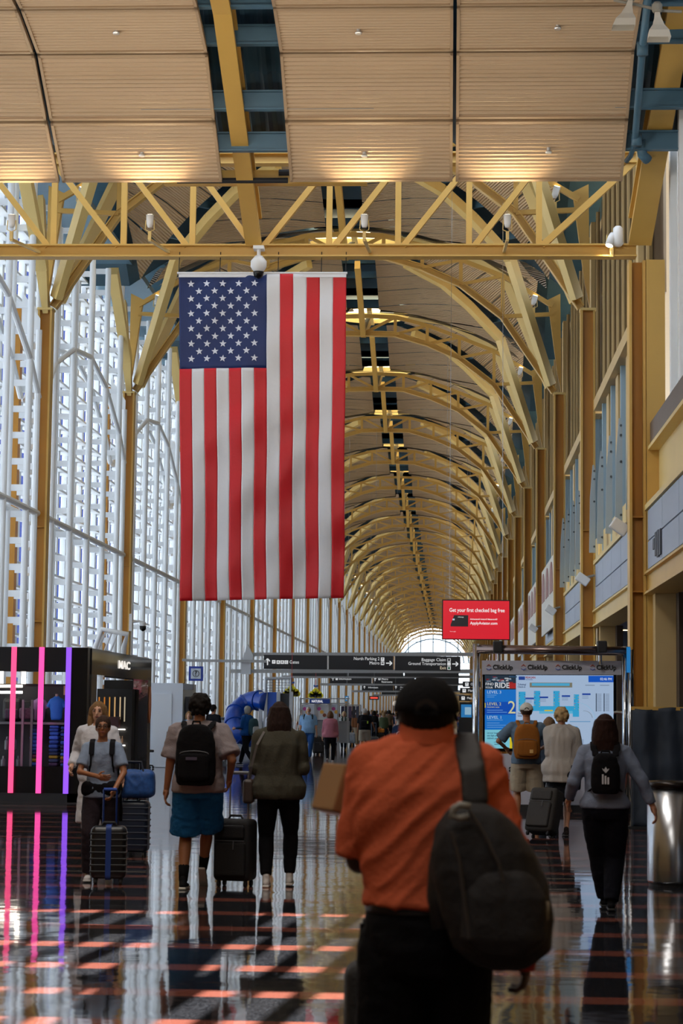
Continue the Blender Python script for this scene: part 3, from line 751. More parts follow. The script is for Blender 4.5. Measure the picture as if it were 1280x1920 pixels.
for c_ in range(9):
    n = 6 if c_ % 2 == 0 else 5
    for r_ in range(n):
        px = 357.5+c_*15.1; py = (531 if n == 6 else 545.3)+r_*28.4
        u, v = (px-335)/315, (py-513)/612
        mb = MB(); pts = []
        cpt = fpt(u, v)
        for k in range(10):
            rad = .072 if k % 2 == 0 else .03; a = PI/2+k*PI/5+.12*math.sin(c_*3+r_)
            pts.append(fpt(u+rad*math.cos(a)/3.15, v-rad*math.sin(a)/6.15)+Vector((0, -.012, 0)))
        mb.add(pts+[cpt+Vector((0, -.014, 0))], [(k, (k+1) % 10, 10) for k in range(10)]); mb.obj('star', mat('star white', 'D8DEEC', .6), ca)
mb = MB(); mb.tube([q0+Vector((-.03, 0, .02)), q1+Vector((.02, 0, .02))], .022, 8)
mb.box(q0.x, q1.x, q0.y-.01, q0.y+.012, q0.z-.06, q0.z+.03)
mb.obj('header_rod', FW_, fl)
for px in (335, 412, 521, 602, 648):
    a = P(px, 512, YA-.1); mb = MB(); mb.tube([a, a+Vector((0, .08, .42))], .008, 6); mb.obj('cord', DARK, fl)

# ================================================================ advertising screen
RED = emis('red screen', 'E2142C', 1.0); SW = emis('screen white', 'FFFFFF', 1.0)
def pbox(name, px0, py0, px1, py1, Y, th, m, parent=None, up=0):
    a, b_ = P(px0, py1, Y), P(px1, py0, Y); mb = MB(); mb.box(a.x, b_.x, Y+up, Y+up+th, a.z, b_.z); return mb.obj(name, m, parent)
def ptext(m, txt, px, py, hpx, Y, parent, align='LEFT', bold=0, dy=-.01, name='lettering', sx=1, w=0):
    q = P(px, py, Y); s = hpx*Y/F/.72; o = lab(m, txt, s, (q.x, Y+dy, q.z), parent, align=align, bold=bold*s, name=name, sx=sx)
    if w: o['fit'] = w*Y/F
    return o
r = thing('advertising_screen', 'bright red hanging screen reading Get your first checked bag free', 'screen', (0,0,0))
pbox('casing', 828, 1125, 956, 1199, 50.02, .1, BLKM, r); pbox('display', 830, 1127, 954.5, 1197.5, 50, .01, RED, r)
ptext(SW, 'Get your first checked bag free', 842, 1144, 7.3, 50, r, bold=.012, w=103)
ptext(SW, 'AAdvantage® Aviator® Mastercard®', 881, 1161, 2.6, 50, r, bold=.02, w=51); ptext(SW, 'ApplyAviator.com', 881, 1168.5, 5.4, 50, r, bold=.015, w=51); ptext(SW, 'Terms apply', 843, 1184, 1.6, 50, r)
cd = pbox('card_picture', 844.5, 1153.5, 877.5, 1174.5, 49.985, .01, emis('card black', '17181E', 1), r)
pr = MB(); pr.prism([P(844.5, 1153.5, 49.98), P(851, 1153.5, 49.98), P(844.5, 1171, 49.98)], (0, -.004, 0)); pr.obj('card_stripe', RED, cd)
pbox('chip', 848, 1160, 852, 1163, 49.975, .004, emis('chip', 'BFD4E8', 1), cd); ptext(SW, 'AAdvantage', 858, 1157, 2, 49.975, cd, sx=.8)
mb = MB(); a = P(842, 1126, 50.1); b_ = P(942, 1126, 50.1)
mb.tube([a, (a.x, 51.4, arch_h(a.x))], .006, 5); mb.tube([b_, (b_.x, 51.4, arch_h(b_.x))], .006, 5); mb.obj('cable', STEEL, r)

# ================================================================ overhead signs
SGN = mat('near black sign face', '14161C', .35); SGW = emis('backlit white lettering', 'F4F6F8', .85); ALU = mat('aluminium rail', '9A9C9E', .4, .7)
def rail(name, px0, px1, py, Y, r_, parent, m=None):
    a, b_ = P(px0, py, Y), P(px1, py, Y); mb = MB(); mb.beam(a, b_, r_*2, r_*2); return mb.obj(name, m or ALU, parent)
def arrow(px, py, s, Y, parent, up=True):
    k = Y/F; c = P(px, py, Y); mb = MB(); w_ = s*k
    if up: segs = [((0,-.5),(0,.45)), ((0,.5),(-.36,.1)), ((0,.5),(.36,.1))]
    else: segs = [((-.5,0),(.45,0)), ((.5,0),(.1,.36)), ((.5,0),(.1,-.36))]
    for a, b_ in segs: mb.beam(c+Vector((a[0]*w_, -.02, a[1]*w_)), c+Vector((b_[0]*w_, -.02, b_[1]*w_)), .02, w_*.17, (0,0,1) if not up or a[0] != b_[0] else (1,0,0))
    return mb.obj('arrow', SGW, parent)
def picto(px, py, s, Y, parent, ch='', m=None):
    o = pbox('pictogram', px-s/2, py-s/2, px+s/2, py+s/2, Y-.02, .015, m or SGW, parent)
    if ch: ptext(SGN, ch, px, py, s*.62, Y-.025, o, 'CENTER', .02)
    return o
def suspended(label, Y, panels, rails, name='overhead_sign'):
    r = thing(name, label, 'sign', (0,0,0), 0, 'overhead direction signs')
    for x0, y0, x1, y1 in panels:
        pbox('sign_panel', x0, y0, x1, y1, Y, .25, SGN, r)
    for x0, x1, y in rails: rail('rail', x0, x1, y, Y+.1, .07 if Y < 90 else .07, r)
    mb = MB(); hx = []
    for f_ in (.15, .85):
        q = P(rails[0][0]+(rails[0][1]-rails[0][0])*f_, rails[0][2], Y); hang(mb, q.x, Y+.1, q.z)
    mb.obj('hanging_rod', ALU, r)
    return r
Y = 78.85
r = suspended('nearest overhead sign: A B C Gates, North Parking, Metro, Baggage Claim, Exit', Y, [(494, 1229, 613, 1254), (616, 1230, 737, 1255), (740, 1231, 863, 1257)], [(470, 900, 1227), (433, 900, 1258.5)])
arrow(501.5, 1241, 12, Y, r); picto(513, 1241, 6.5, Y, r, '+')
for i, c_ in enumerate('ABC'): picto(521.5+7.6*i, 1241.5, 6.5, Y, r, c_)
ptext(SGW, 'Gates', 542.5, 1241.5, 6.3, Y, r, w=17.5)
ptext(SGW, 'North Parking 2', 711.5, 1235.5, 6, Y, r, 'RIGHT', w=48); ptext(SGW, 'Metro', 711.5, 1243.5, 6, Y, r, 'RIGHT', w=18.5); picto(717, 1236, 6.5, Y, r, 'P'); picto(717, 1243.7, 6.5, Y, r, 'M'); arrow(729, 1243.5, 11, Y, r, False)
ptext(SGW, 'Baggage Claim', 836, 1237.5, 5.6, Y, r, 'RIGHT', w=45); ptext(SGW, 'Ground Transportation', 836, 1245, 5.6, Y, r, 'RIGHT', w=70)
ptext(emis('warm lettering', 'F0DFC0', .9), 'Exit', 836, 1252.6, 5.6, Y, r, 'RIGHT', w=11)
for i, yy in enumerate((1237.5, 1245, 1252.7)): picto(841.5, yy, 6.3, Y, r, '■-'[i] if i < 2 else '', None)
pbox('pictogram_mark', 839.5, 1250.6, 843.5, 1254.8, Y-.03, .01, mat('green mark', '1F7A5C', .4), r); arrow(853, 1245, 11, Y, r, False)
Y = 106.25; r = suspended('second row overhead sign, thin black band under the nearest sign', Y, [(548, 1258.5, 652, 1267.3), (653, 1259, 756, 1268), (758, 1260, 860, 1269)], [(528, 900, 1269)])
Y = 119.95; r = suspended('third overhead sign: Information, Metro and Restrooms', Y, [(618, 1270, 696, 1281), (699, 1271, 777, 1282), (780, 1271.5, 860, 1283)], [(600, 880, 1283.2)])
arrow(624, 1273, 6, Y, r); picto(631, 1273, 4, Y, r, '?'); ptext(SGW, 'Information', 635, 1273, 3.6, Y, r, w=23)
arrow(703, 1274, 6, Y, r); picto(711, 1273, 4, Y, r, 'M'); ptext(SGW, 'Metro', 715, 1273.5, 3.6, Y, r, w=12); ptext(SGW, 'Restrooms', 715, 1278.5, 3.6, Y, r, w=20)
Y = 133.65; r = suspended('fourth overhead sign: Information and Metro, small white lettering', Y, [(678, 1284.5, 737, 1294.5), (738, 1285, 800, 1295), (801, 1285.5, 858, 1296)], [(660, 875, 1296)])
arrow(683, 1289, 5, Y, r); ptext(SGW, 'Information', 690, 1289, 3, Y, r, w=18); arrow(742, 1289, 5, Y, r); ptext(SGW, 'Metro', 750, 1289, 3, Y, r, w=9); ptext(SGW, 'Men', 750, 1293, 2.4, Y, r)
Y = 174.75; r = suspended('fifth overhead sign, a dark sliver above the crowd', Y, [(715, 1297.5, 762, 1302), (764, 1297.5, 850, 1303)], [(700, 870, 1303.5)])
for px, py, tx_, w_, lb in ((871, 1283, 'Other', 34, 'black sign reading Other beside the left post of the directory'), (866, 1295, 'Men', 32, 'lower black restroom sign left of the directory post'), (864, 1309, 'Men', 22, 'lowest small restroom sign left of the directory post')):
    Y = 92.5 if py < 1290 else 106.2 if py < 1300 else 119.9; r = thing('hanging_sign', lb, 'sign', (0,0,0), 0, 'restroom signs at the right wall'); pbox('sign_panel', px-4, py-5, px+w_-4, py+5, Y, .1, SGN, r); picto(px+4, py, 6.5, Y, r, '*'); ptext(SGW, tx_, px+11, py, 4.6, Y, r, sx=.85)
    mb = MB(); a = P(px+8, py-5, Y+.05); hang(mb, min(a.x, XR-.3), Y+.05, a.z); mb.obj('hanger', ALU, r)
# information sign on the left and its rails
r = thing('information_sign', 'blue square sign with a circled question mark hanging from a rail', 'sign', (0,0,0)); Y = 78.6
pbox('sign_panel', 353.5, 1249.5, 380.5, 1276.5, Y, .12, mat('sign blue', '1F3FA8', .4), r); pbox('sign_face', 357.5, 1253.5, 376.5, 1272.5, Y-.02, .02, mat('sign pale', 'D5E2F2', .4), r)
c = P(367, 1263, Y-.03); mb = MB()
for k in range(24):
    a0, a1 = 2*PI*k/24, 2*PI*(k+1)/24; mb.beam(c+Vector((.12*math.cos(a0), 0, .12*math.sin(a0))), c+Vector((.12*math.cos(a1), 0, .12*math.sin(a1))), .02, .018, (0,1,0))
mb.obj('ring', SGN, r); ptext(SGN, '?', 367, 1263, 9, Y-.03, r, 'CENTER', .02)
mb = MB(); mb.beam(P(356, 1238.5, Y), P(500, 1240, Y), .08, .1); mb.tube([P(360, 1238, Y), P(360, 1250, Y)], .015, 6); mb.tube([P(374, 1238, Y), P(374, 1250, Y)], .015, 6)
mb.beam(P(356, 1238.5, Y), (XL+.1, Y, P(330, 1237, Y).z), .08, .1); mb.obj('rail', ALU, r)
r = thing('sign_side', 'pale folded end of a hanging sign box at the rail left of the Gates sign', 'sign', (0,0,0))
mb = MB(); mb.prism([P(464, 1208, 78.7), P(474, 1228, 78.7), P(474, 1242, 78.7), P(452, 1242, 78.7)], (0, .3, 0)); mb.box(P(452,1250,78.7).x, P(470,1250,78.7).x, 78.7, 79, P(460,1264,78.7).z, P(460,1241,78.7).z); hang(mb, P(463, 1210, 78.8).x, 78.8, P(463, 1212, 78.8).z); mb.obj('panel', mat('pale grey sheet', 'C9CED4', .5), r)

# ================================================================ directory with the airport map
Y = 34.3
fr = thing('steel_stand', 'polished steel tube frame holding the airport directory', 'frame', (0,0,0))
def post(px, r_, y0=1206):
    a = P(px, y0, Y); mb = MB(); g = P(px, 1534, Y); mb.tube([(g.x, Y, 0), (g.x, Y, a.z)], r_, 16); return mb
post(891, .055, 1207).obj('post', CHROME, fr, True); post(1172, .05, 1212).obj('post', CHROME, fr, True); post(1182, .055, 1218).obj('post', CHROME, fr, True)
mb = MB(); a, b_ = P(893, 1217, Y), P(1180, 1221, Y); mb.tube([a, b_], .075, 16); mb.obj('top_bar', mat('dark steel tube', '7A6A66', .25, .9), fr, True)
mb = MB()
for px in (933, 1128): mb.rbox(P(px, 1213, Y), .16, .2, .2, .02, 2)
mb.obj('clamp', BLKM, fr)
mb = MB(); mb.tube([P(1150, 1336, Y+.1), P(1178, 1337, Y+.1)], .03, 8); mb.tube([P(935, 1222, Y+.1), P(935, 1240, Y+.1)], .03, 8); mb.tube([P(1125, 1222, Y+.1), P(1125, 1246, Y+.1)], .03, 8); mb.obj('crossbar', CHROME, fr)
r = thing('tag_sign', 'narrow bright blue sign clipped to the right post of the directory', 'sign', (0,0,0)); pbox('plate', 1174.5, 1213, 1181.5, 1261, Y-.12, .03, emis('blue sign', '2E8ED8', .7), r); ptext(SW, '♿', 1178, 1230, 4, Y-.13, r, 'CENTER') if False else None
PS = mat('pale grey printed board', 'C6C8D6', .5)
bd = thing('directory_board', 'large blue airport map screen with a lettered header band', 'screen', (0,0,0))
Yb = Y+.25; rot = .14
def B(px, py, d=0):                                # point on the slightly turned face of the board
    q = P(px, py, Yb); x0 = P(1035, 1300, Yb).x
    return Vector((x0+(q.x-x0)*math.cos(rot), Yb+(q.x-x0)*math.sin(rot)-d, q.z))
def bq(name, px0, py0, px1, py1, m, parent, d=0, th=.006, sk=.012):
    s0, s1 = 0, 0
    pts = [B(px0, py0, d), B(px1, py0, d), B(px1, py1, d), B(px0, py1, d)]
    mb = MB(); mb.prism(pts, (0, th, 0)); return mb.obj(name, m, parent)
def bt(m, txt, px, py, h, parent, align='LEFT', bold=0, sx=1, d=.012, w=0):
    q = B(px, py, d); s = h*Yb/F/.72; o = lab(m, txt, s, q, parent, (PI/2, 0, rot), align, bold=bold*s, sx=sx)
    if w: o['fit'] = w*Yb/F
    return o
bq('header_band', 902, 1239, 1167, 1265, PS, bd, .05, .2)
bq('screen_casing', 903, 1263, 1158, 1409, BLK, bd, 0, .2)
LT = mat('black print', '1A1A1E', .6)
for px in (909, 974.5, 1040, 1106):
    bt(LT, 'ClickUp', px+13, 1251.5, 8.6, bd, bold=.02, w=37, d=.062)
    for (dx, dy, w_, hx, s_) in ((0, -2.6, 1, 'E0503C', 1), (0, .6, 1, '7A5CC8', -1)):
        c = B(px+5.5, 1251.5, .062); mb = MB(); k = Yb/F
        if s_ > 0: mb.beam(c+Vector((-.035,0,.015)), c+Vector((0,0,.048)), .008, .018, (0,1,0)); mb.beam(c+Vector((0,0,.048)), c+Vector((.035,0,.015)), .008, .018, (0,1,0))
        else: mb.beam(c+Vector((-.04,0,-.02)), c+Vector((0,0,-.045)), .008, .018, (0,1,0)); mb.beam(c+Vector((0,0,-.045)), c+Vector((.04,0,-.02)), .008, .018, (0,1,0))
        mb.obj('logo', mat('logo '+hx, 'D4603C' if s_ > 0 else '4C6CC8', .5), bd)
ES = .8
def em(c, s=None): return MATS.setdefault('em'+c, emis('screen '+c, c, ES if s is None else s))
def scr(name, x0, y0, x1, y1, c, d=.01, parent=bd): return bq(name, x0, y0, x1, y1, em(c), parent, d, .003)
mp_ = scr('map_area', 966, 1266, 1152, 1405, 'B9D2F2')
sb = scr('side_panel', 907, 1293, 966, 1403, '1E7FE0')
cp_ = scr('car_photo', 907, 1266, 966, 1293, '2A3A4A')
rnd = random.Random(3)
for i in range(26):
    x = 908+rnd.random()*52; yy = 1267+rnd.random()*12; scr('car', x, yy, x+5+rnd.random()*4, yy+2.5, rnd.choice(['4A6A8A', 'A02A2A', '7A8A9A', '2A4A6A', 'C0C8D0', '8A2020']), .013, cp_)
scr('red_car', 952, 1281, 966, 1291, 'B83030', .013, cp_)
bt(em('F2F4F8'), 'FIND', 908, 1283, 5, cp_, w=15, d=.02); bt(em('F2F4F8'), 'YOUR', 908, 1289.5, 3.5, cp_, w=14, d=.02); bt(em('F2F4F8'), 'RIDE', 925.5, 1285.5, 10, cp_, w=27, bold=.015, d=.02)
scr('level_band', 907, 1316, 966, 1340, '1458C8', .012, sb); scr('marker', 907, 1318, 908.5, 1327, 'F2E040', .014, sb)
bt(em('C8E0FA'), 'LEVEL 3', 911, 1298, 5.6, sb, w=26, d=.018); bt(em('E0DC9A'), 'LEVEL 2', 911, 1320, 5.6, sb, w=26, d=.018); bt(em('C8E0FA'), 'LEVEL 1', 911, 1345, 5.6, sb, w=26, d=.018)
bt(em('E0DC9A'), 'FOR SECURITY / GATES', 911, 1326, 2, sb, sx=.8, d=.018); bt(em('E9E6B0'), '2', 950, 1327.5, 24, sb, sx=.95, d=.018)
for yy, w_ in ((1303, 18), (1306.5, 14), (1331, 30), (1335, 38), (1349.5, 30), (1355, 24), (1359, 36), (1363, 30)): scr('text_line', 911, yy, 911+w_, yy+1, '7FB4F0', .016, sb)
fo = scr('footer_advert', 907, 1368, 966, 1403, '8ADCF0', .012)
for i, tx_ in enumerate(('Let your imagination', 'take flight at Aviatot', "children's playspace")): bt(em('1A5A7A'), tx_, 911, 1374+i*5, 3.2, fo, sx=.8, bold=.01, d=.02)
scr('yellow_band', 954, 1368, 966, 1403, 'F0D828', .014, fo); scr('white_figure', 948, 1373, 960, 1378, 'E8F6FA', .016, fo)
bt(em('F2E040'), '7', 960, 1390, 26, fo, d=.02) if False else None
bt(em('1A3A5A'), 'community', 924, 1391, 2.4, fo, d=.02); scr('text_line', 925, 1395, 946, 1396, '3A5A7A', .016, fo)
scr('time_band', 1104, 1267, 1152, 1279, '1A62D8', .013, mp_); bt(em('E8F2FF'), '02:46 PM', 1149, 1273.5, 5, mp_, 'RIGHT', sx=.85, d=.02)
bt(em('A02838'), 'REAGAN', 984, 1270.5, 3.8, mp_, sx=.9, bold=.02, d=.02); bt(em('1E3A80'), 'NATIONAL', 984, 1274.5, 2, mp_, d=.02); scr('emblem', 971, 1268.5, 983, 1275, '2A4AA0', .014, mp_)
bt(em('22406A'), 'Ticketing/', 969, 1283.5, 3.4, mp_, sx=.85, bold=.01, d=.02); bt(em('22406A'), 'Check-in', 969, 1288, 3.4, mp_, sx=.85, bold=.01, d=.02)
bt(em('22406A'), 'TSA Security', 969, 1338, 3, mp_, sx=.85, bold=.01, d=.02); bt(em('22406A'), 'Gates', 969, 1342, 3, mp_, sx=.85, bold=.01, d=.02)
scr('building', 992, 1280, 1073, 1289, '8A8878', .013, mp_); scr('building_front', 996, 1281, 1068, 1286, '58BCE8', .015, mp_)
cy = '3EB6EC'
for x0, x1, y0 in ((971, 984, 1297), (1000, 1012, 1295.5), (1037, 1049, 1295.5), (1076, 1086, 1302)):
    scr('pier', x0, y0, x1, 1330, cy, .013, mp_)
    for i in range(12): scr('gate_dot', x0+1+(i%2)*(x1-x0-3), y0+2+i*2.4, x0+2.4+(i%2)*(x1-x0-3), y0+3.4+i*2.4, rnd.choice(['E04040', '40A050', 'E0B020', '2A50A0']), .016, mp_)
scr('concourse', 971, 1324, 1085, 1333, cy, .014, mp_); scr('concourse', 1010, 1331, 1086, 1338, '6CCAF2', .0135, mp_); scr('concourse', 1074, 1333, 1086, 1344, cy, .0145, mp_)
scr('yellow_marks', 1020, 1331, 1036, 1333.5, 'E8D040', .017, mp_)
for x0, y0 in ((984, 1308), (1011, 1306), (1053, 1303.5), (1092, 1300)): scr('gate_label', x0, y0, x0+16, y0+3.2, '2A50B0', .015, mp_); [scr('text_line', x0, y0+4.5+i*2.2, x0+12, y0+5.3+i*2.2, '8AA4C8', .014, mp_) for i in range(3)]
mb = MB(); k = Yb/F; c = B(1082, 1352, .014)
for rr, n_ in ((34, em('8CCBEC')), ):
    for i in range(14):
        a0, a1 = -.1+PI*.55*i/14, -.1+PI*.55*(i+1)/14
        mb.beam(c+Vector((rr*k*math.cos(a0), 0, rr*k*math.sin(a0))), c+Vector((rr*k*math.cos(a1), 0, rr*k*math.sin(a1))), .004, .05, (0,1,0))
mb.obj('ring_road', em('8CCBEC'), mp_)
mb = MB()
for i in range(10):
    a0, a1 = PI*.05+PI*.5*i/10, PI*.05+PI*.5*(i+1)/10; rr = 15
    c2 = B(1096, 1348, .016); mb.beam(c2+Vector((rr*k*math.cos(a0), 0, rr*k*math.sin(a0))), c2+Vector((rr*k*math.cos(a1), 0, rr*k*math.sin(a1))), .004, .06, (0,1,0))
mb.obj('terminal_arc', em('6A7068'), mp_)
for x0 in (1118, 1133):
    scr('legend_bar', x0, 1300, x0+2.2, 1334, '5A6A80', .014, mp_)
    for i in range(12): scr('text_line', x0+3.5, 1301+i*2.8, x0+11, 1302.2+i*2.8, '8C9EB8', .014, mp_)
for x0 in (1098, 1126): scr('text_line', x0, 1284, x0+18, 1285.5, '8C9EB8', .014, mp_)
scr('diagonal_road', 1068, 1352, 1108, 1354, '84B4E0', .014, mp_); scr('inset', 1066, 1362, 1083, 1372, '58A8E0', .014, mp_); scr('legend_box', 1079, 1386, 1095, 1403, 'A4BCDC', .0135, mp_)
lo = thing('advert_board', 'pale grey printed board with bold black lettering under the map screen', 'board', (0,0,0))
bq('board', 898, 1413, 1150, 1528, PS, lo, .02, .08)
bt(LT, 'One app to', 957, 1441, 13, lo, 'CENTER', .03, 1, .04); bt(LT, 'replace', 936, 1464, 13, lo, 'CENTER', .03, 1, .04); bt(LT, 'ClickUp', 951, 1500, 11, lo, 'CENTER', .03, .9, .04)
mb = MB(); a, b_ = B(908, 1528), B(1140, 1528); mb.box(a.x, b_.x, a.y-.1, a.y+.35, 0, .12); mb.obj('foot', BLKM, lo)

# ================================================================ drape barrier and litter bin at the right
DR = mat('dark blue grey drape', '26303E', .75, vary=.2, vscale=3, bump=.2, bscale=14)
r = thing('drape_barrier', 'dark blue-grey cloth barrier beside the right wall', 'barrier', (0,0,0))
Yd = 30.0; x0 = P(1186, 1440, Yd).x; zt = P(1190, 1328, Yd).z; mb = MB(); n, m_ = 90, 24; vs = []
for j in range(m_+1):
    for i in range(n+1):
        u, v = i/n, j/m_; x = x0+u*1.9
        y = Yd+.035*math.sin(u*34+v*2)+.05*noise.noise(Vector((u*6, v*5, 1)))+.02*noise.noise(Vector((u*22, v*18, 3)))
        vs.append((x, y, .02+(zt-.02)*v-.02*math.sin(u*PI*5)*(v > .9)))
mb.add(vs, [(j*(n+1)+i, j*(n+1)+i+1, (j+1)*(n+1)+i+1, (j+1)*(n+1)+i) for j in range(m_) for i in range(n)])
o = mb.obj('drape', DR, r, True); sm = o.modifiers.new('t', 'SOLIDIFY'); sm.thickness = .01
mb = MB(); mb.beam((x0-.02, Yd+.05, zt), (x0+1.9, Yd+.05, zt), .05, .05); mb.obj('top_rail', YEL, r)
mb = MB(); mb.tube([(x0, Yd+.06, 0), (x0, Yd+.06, zt)], .025, 8); mb.tube([(x0+1.8, Yd+.06, 0), (x0+1.8, Yd+.06, zt)], .025, 8); mb.box(x0-.1, x0+.5, Yd-.05, Yd+.2, 0, .02); mb.obj('post', BLKM, r)
g = G(1262, 1664); bc = Vector((g.x+.03, g.y+.25, 0))
r = thing('litter_bin', 'tall brushed steel cylindrical litter bin with dark rim at right edge', 'bin', bc)
mb = MB(); mb.lathe((0,0,0), [(.245, .03), (.25, .05), (.25, .92)], 40); mb.obj('body', STEEL, r, True)
mb = MB(); mb.lathe((0,0,0), [(.235, 0), (.24, .03)], 40); mb.obj('base_ring', BLKM, r)
mb = MB(); mb.lathe((0,0,0), [(.25, .92), (.262, .925), (.262, .965), (.25, .985), (.16, .985), (.15, .95)], 40); mb.obj('rim', mat('dark bronze rim', '2C2624', .25, .7), r, True)

# ================================================================ cosmetics kiosk on the left
PINK, MAG, PUR = emis('pink light strip', 'FF5088', 1.6), emis('magenta light strip', 'FF50A8', 1.6), emis('violet light strip', '9858FF', 1.4)
g0 = G(134, 1507); YK = g0.y; KZ = P(140, 1214, YK).z; XK = P(163, 1300, YK).x
lo_, hi_ = YK, YK+12
for _ in range(40):
    md = (lo_+hi_)/2
    if P(281, 1236, md).z > KZ: hi_ = md
    else: lo_ = md
YK1 = lo_; XK1 = P(281, 1300, YK1).x; XK1 = XK
YK1 = YK+ (YK1-YK)
# side face keeps X const; its far edge in the picture fixes the depth
for _ in range(1):
    yy = YK
    while P(281, 1300, yy).x > XK and yy < YK+12: yy += .05
    YKs = yy
YK1 = YKs
XS = XK+.02
kk = thing('cosmetics_kiosk', 'glossy black cosmetics kiosk with glowing pink and violet strips', 'kiosk', (0,0,0))
def kpart(name, boxes, m):
    mb = MB(); [mb.box(*b) for b in boxes]; return mb.obj(name, m, kk)
XL0 = -10.2
kpart('plinth', [(XL0, XK, YK, YK+.9, 0, .17), (XK-.5, XK, YK+.9, YK1, 0, .02)], BLKM)
kpart('counter_front', [(XL0, XK-.3, YK+.05, YK+.3, .17, .62)], BLK)
kpart('front_header', [(XL0, XK-.3, YK, YK+.35, KZ-.42, KZ)], mat('dark glossy header', '141418', .3, spec=.3))
kpart('corner_post', [(XK-.3, XK, YK, YK+.3, .02, KZ)], BLK)
kpart('side_header', [(XK-.3, XS, YK+.3, YK1, KZ-.45, KZ)], mat('mirror black', '3A3B40', .06, .6))
MIR = mat('warped mirror cladding', '8A8A8C', .08, .9, bump=.25, bscale=3)
kpart('mirror_post', [(XK-.28, XS, YK+.3, YK+.85, .02, KZ-.45)], MIR)
kpart('mirror_post', [(XK-.28, XS, YK1-.45, YK1, .02, KZ-.45)], MIR)
kpart('rear_frame', [(XK-.9, XK-.3, YK1-.4, YK1-.1, .02, KZ-.45)], BLK)
for px, m in ((23, PINK), (75, MAG), (126, PUR)):
    a = P(px, 1350, YK-.03); mb = MB(); mb.box(a.x-.042, a.x+.042, YK-.05, YK-.002, .17, KZ+.0); mb.obj('light_strip', m, kk)
TUB = emis('white tube light', 'FFF4E4', 9)
for py in (1286.5, 1298): a, b_ = P(-20, py, YK+.4), P(42, py, YK+.4); mb = MB(); mb.tube([a, b_], .022, 8); mb.obj('tube_lamp', TUB, kk)
a = P(46, 1285, YK+1.4); mb = MB()
for px in (2, 44): q = P(px, 1260, YK+1.2); mb.box(q.x-.035, q.x+.035, YK+1.2, YK+1.25, P(2, 1283, YK+1.2).z, P(2, 1252, YK+1.2).z)
for py in (1240, 1246): a, b_ = P(40, py, YK+.6), P(124, py, YK+.6); mb.beam(a, b_, .02, .015)
mb.obj('lamp_bar', TUB, kk)
ym = XS/((230-VX)/F); ptK = lab(emis('kiosk letters', 'F4EDE4', 1.2), 'MAC', .21, (XS+.01, ym, KZ-.22), kk, (PI/2, 0, PI/2), 'CENTER', bold=.004); ptK['fit'] = 1.35
mb = MB(); q = Vector((XS+.01, YK1-.22, KZ-.95)); mb.prism([q+Vector((0, .16*math.cos(2*PI*k/20), .38*math.sin(2*PI*k/20))) for k in range(20)], (.01, 0, 0)); mb.obj('face_poster', mat('orange face poster', 'C87848', .5, vary=.3, vscale=5), kk)
# shelf unit with brushes inside the side opening
r = thing('makeup_shelf', 'black makeup shelf with gold lit slots inside the kiosk opening', 'shelf', (0,0,0)); Ym = YK1-.9
a, b_ = P(178, 1470, Ym), P(248, 1292, Ym); mb = MB(); mb.box(a.x, b_.x, Ym, Ym+.4, 0, b_.z); mb.obj('carcass', BLKM, r)
for i, px in enumerate((185.5, 195.5, 205, 215, 225, 233.5)): pbox('gold_slot', px-1.6, 1307, px+1.6, 1345 + (i % 3)*4, Ym-.01, .01, emis('gold lit slot %d' % i, ('E08828', 'D88020', 'E09838', 'E8B878', 'E8C898', 'D8C8A8')[i], .8), r)
pbox('drawer_box', 187, 1344, 222, 1364, Ym-.25, .25, mat('maroon box', '4A2428', .4), r)
for y0 in (1367, 1397, 1419): pbox('shelf_edge', 196, y0, 234, y0+1.2, Ym-.05, .05, TUB, r)
for i in range(7): 
    mb = MB(); q = P(199+i*5, 1393, Ym-.1); mb.lathe(q, [(.02, 0), (.02, .08), (.012, .09), (.012, .14)], 10); tag(mb.obj('makeup_bottle', mat('ivory bottle', 'D8B088', .3)), 'tiny ivory bottle on the lit shelf inside the kiosk', 'bottle', 'bottles on the kiosk shelf')
for i in range(4):
    mb = MB(); q = P(205+i*7, 1419, Ym-.1); mb.lathe(q, [(.012, 0), (.012, .3), (.02, .32)], 8); tag(mb.obj('makeup_brush', mat('brush', '9A6A48', .4)), 'slim brown brush standing on the lower kiosk shelf', 'brush', 'brushes on the kiosk shelf')
# clothes shelf behind the front
r = thing('clothes_shelf', 'glass and steel display shelf of folded blue clothes in the kiosk', 'shelf', (0,0,0)); Ys = YK+.45
SF = mat('shelf steel', '6E747C', .3, .6)
for py in (1355, 1447): a, b_ = P(-30, py, Ys), P(122, py, Ys); mb = MB(); mb.box(a.x, b_.x, Ys, Ys+.55, a.z-.02, a.z+.02); mb.obj('shelf_board', SF, r)
for px in (40, 57, 122): a = P(px, 1448, Ys); b_ = P(px, 1312, Ys); mb = MB(); mb.box(a.x-.02, a.x+.02, Ys-.02, Ys+.02, a.z, b_.z); mb.obj('upright', SF, r)
pbox('back_panel', -30, 1285, 124, 1447, Ys+.6, .04, mat('dark backing', '23242C', .5), r); pbox('cap_rail', -30, 1283, 124, 1286, Ys, .1, BLKM, r)
pbox('price_card', 119, 1286, 124, 1303, Ys-.03, .01, mat('cream card', 'C8A878', .6), r)
cols = ['1E4A9A', '2456B0', '16386E', '3A6ACA', '1A3052']
rnd = random.Random(11)
def cloth_fold(c, w_, d, h, col, lb, grp):
    mb = MB(); mb.rbox(c, w_, d, h, min(h*.45, .03), 2); tag(mb.obj('folded_shirt', mat('cloth '+col, col, .8, vary=.3, vscale=30)), lb, 'shirt', grp)
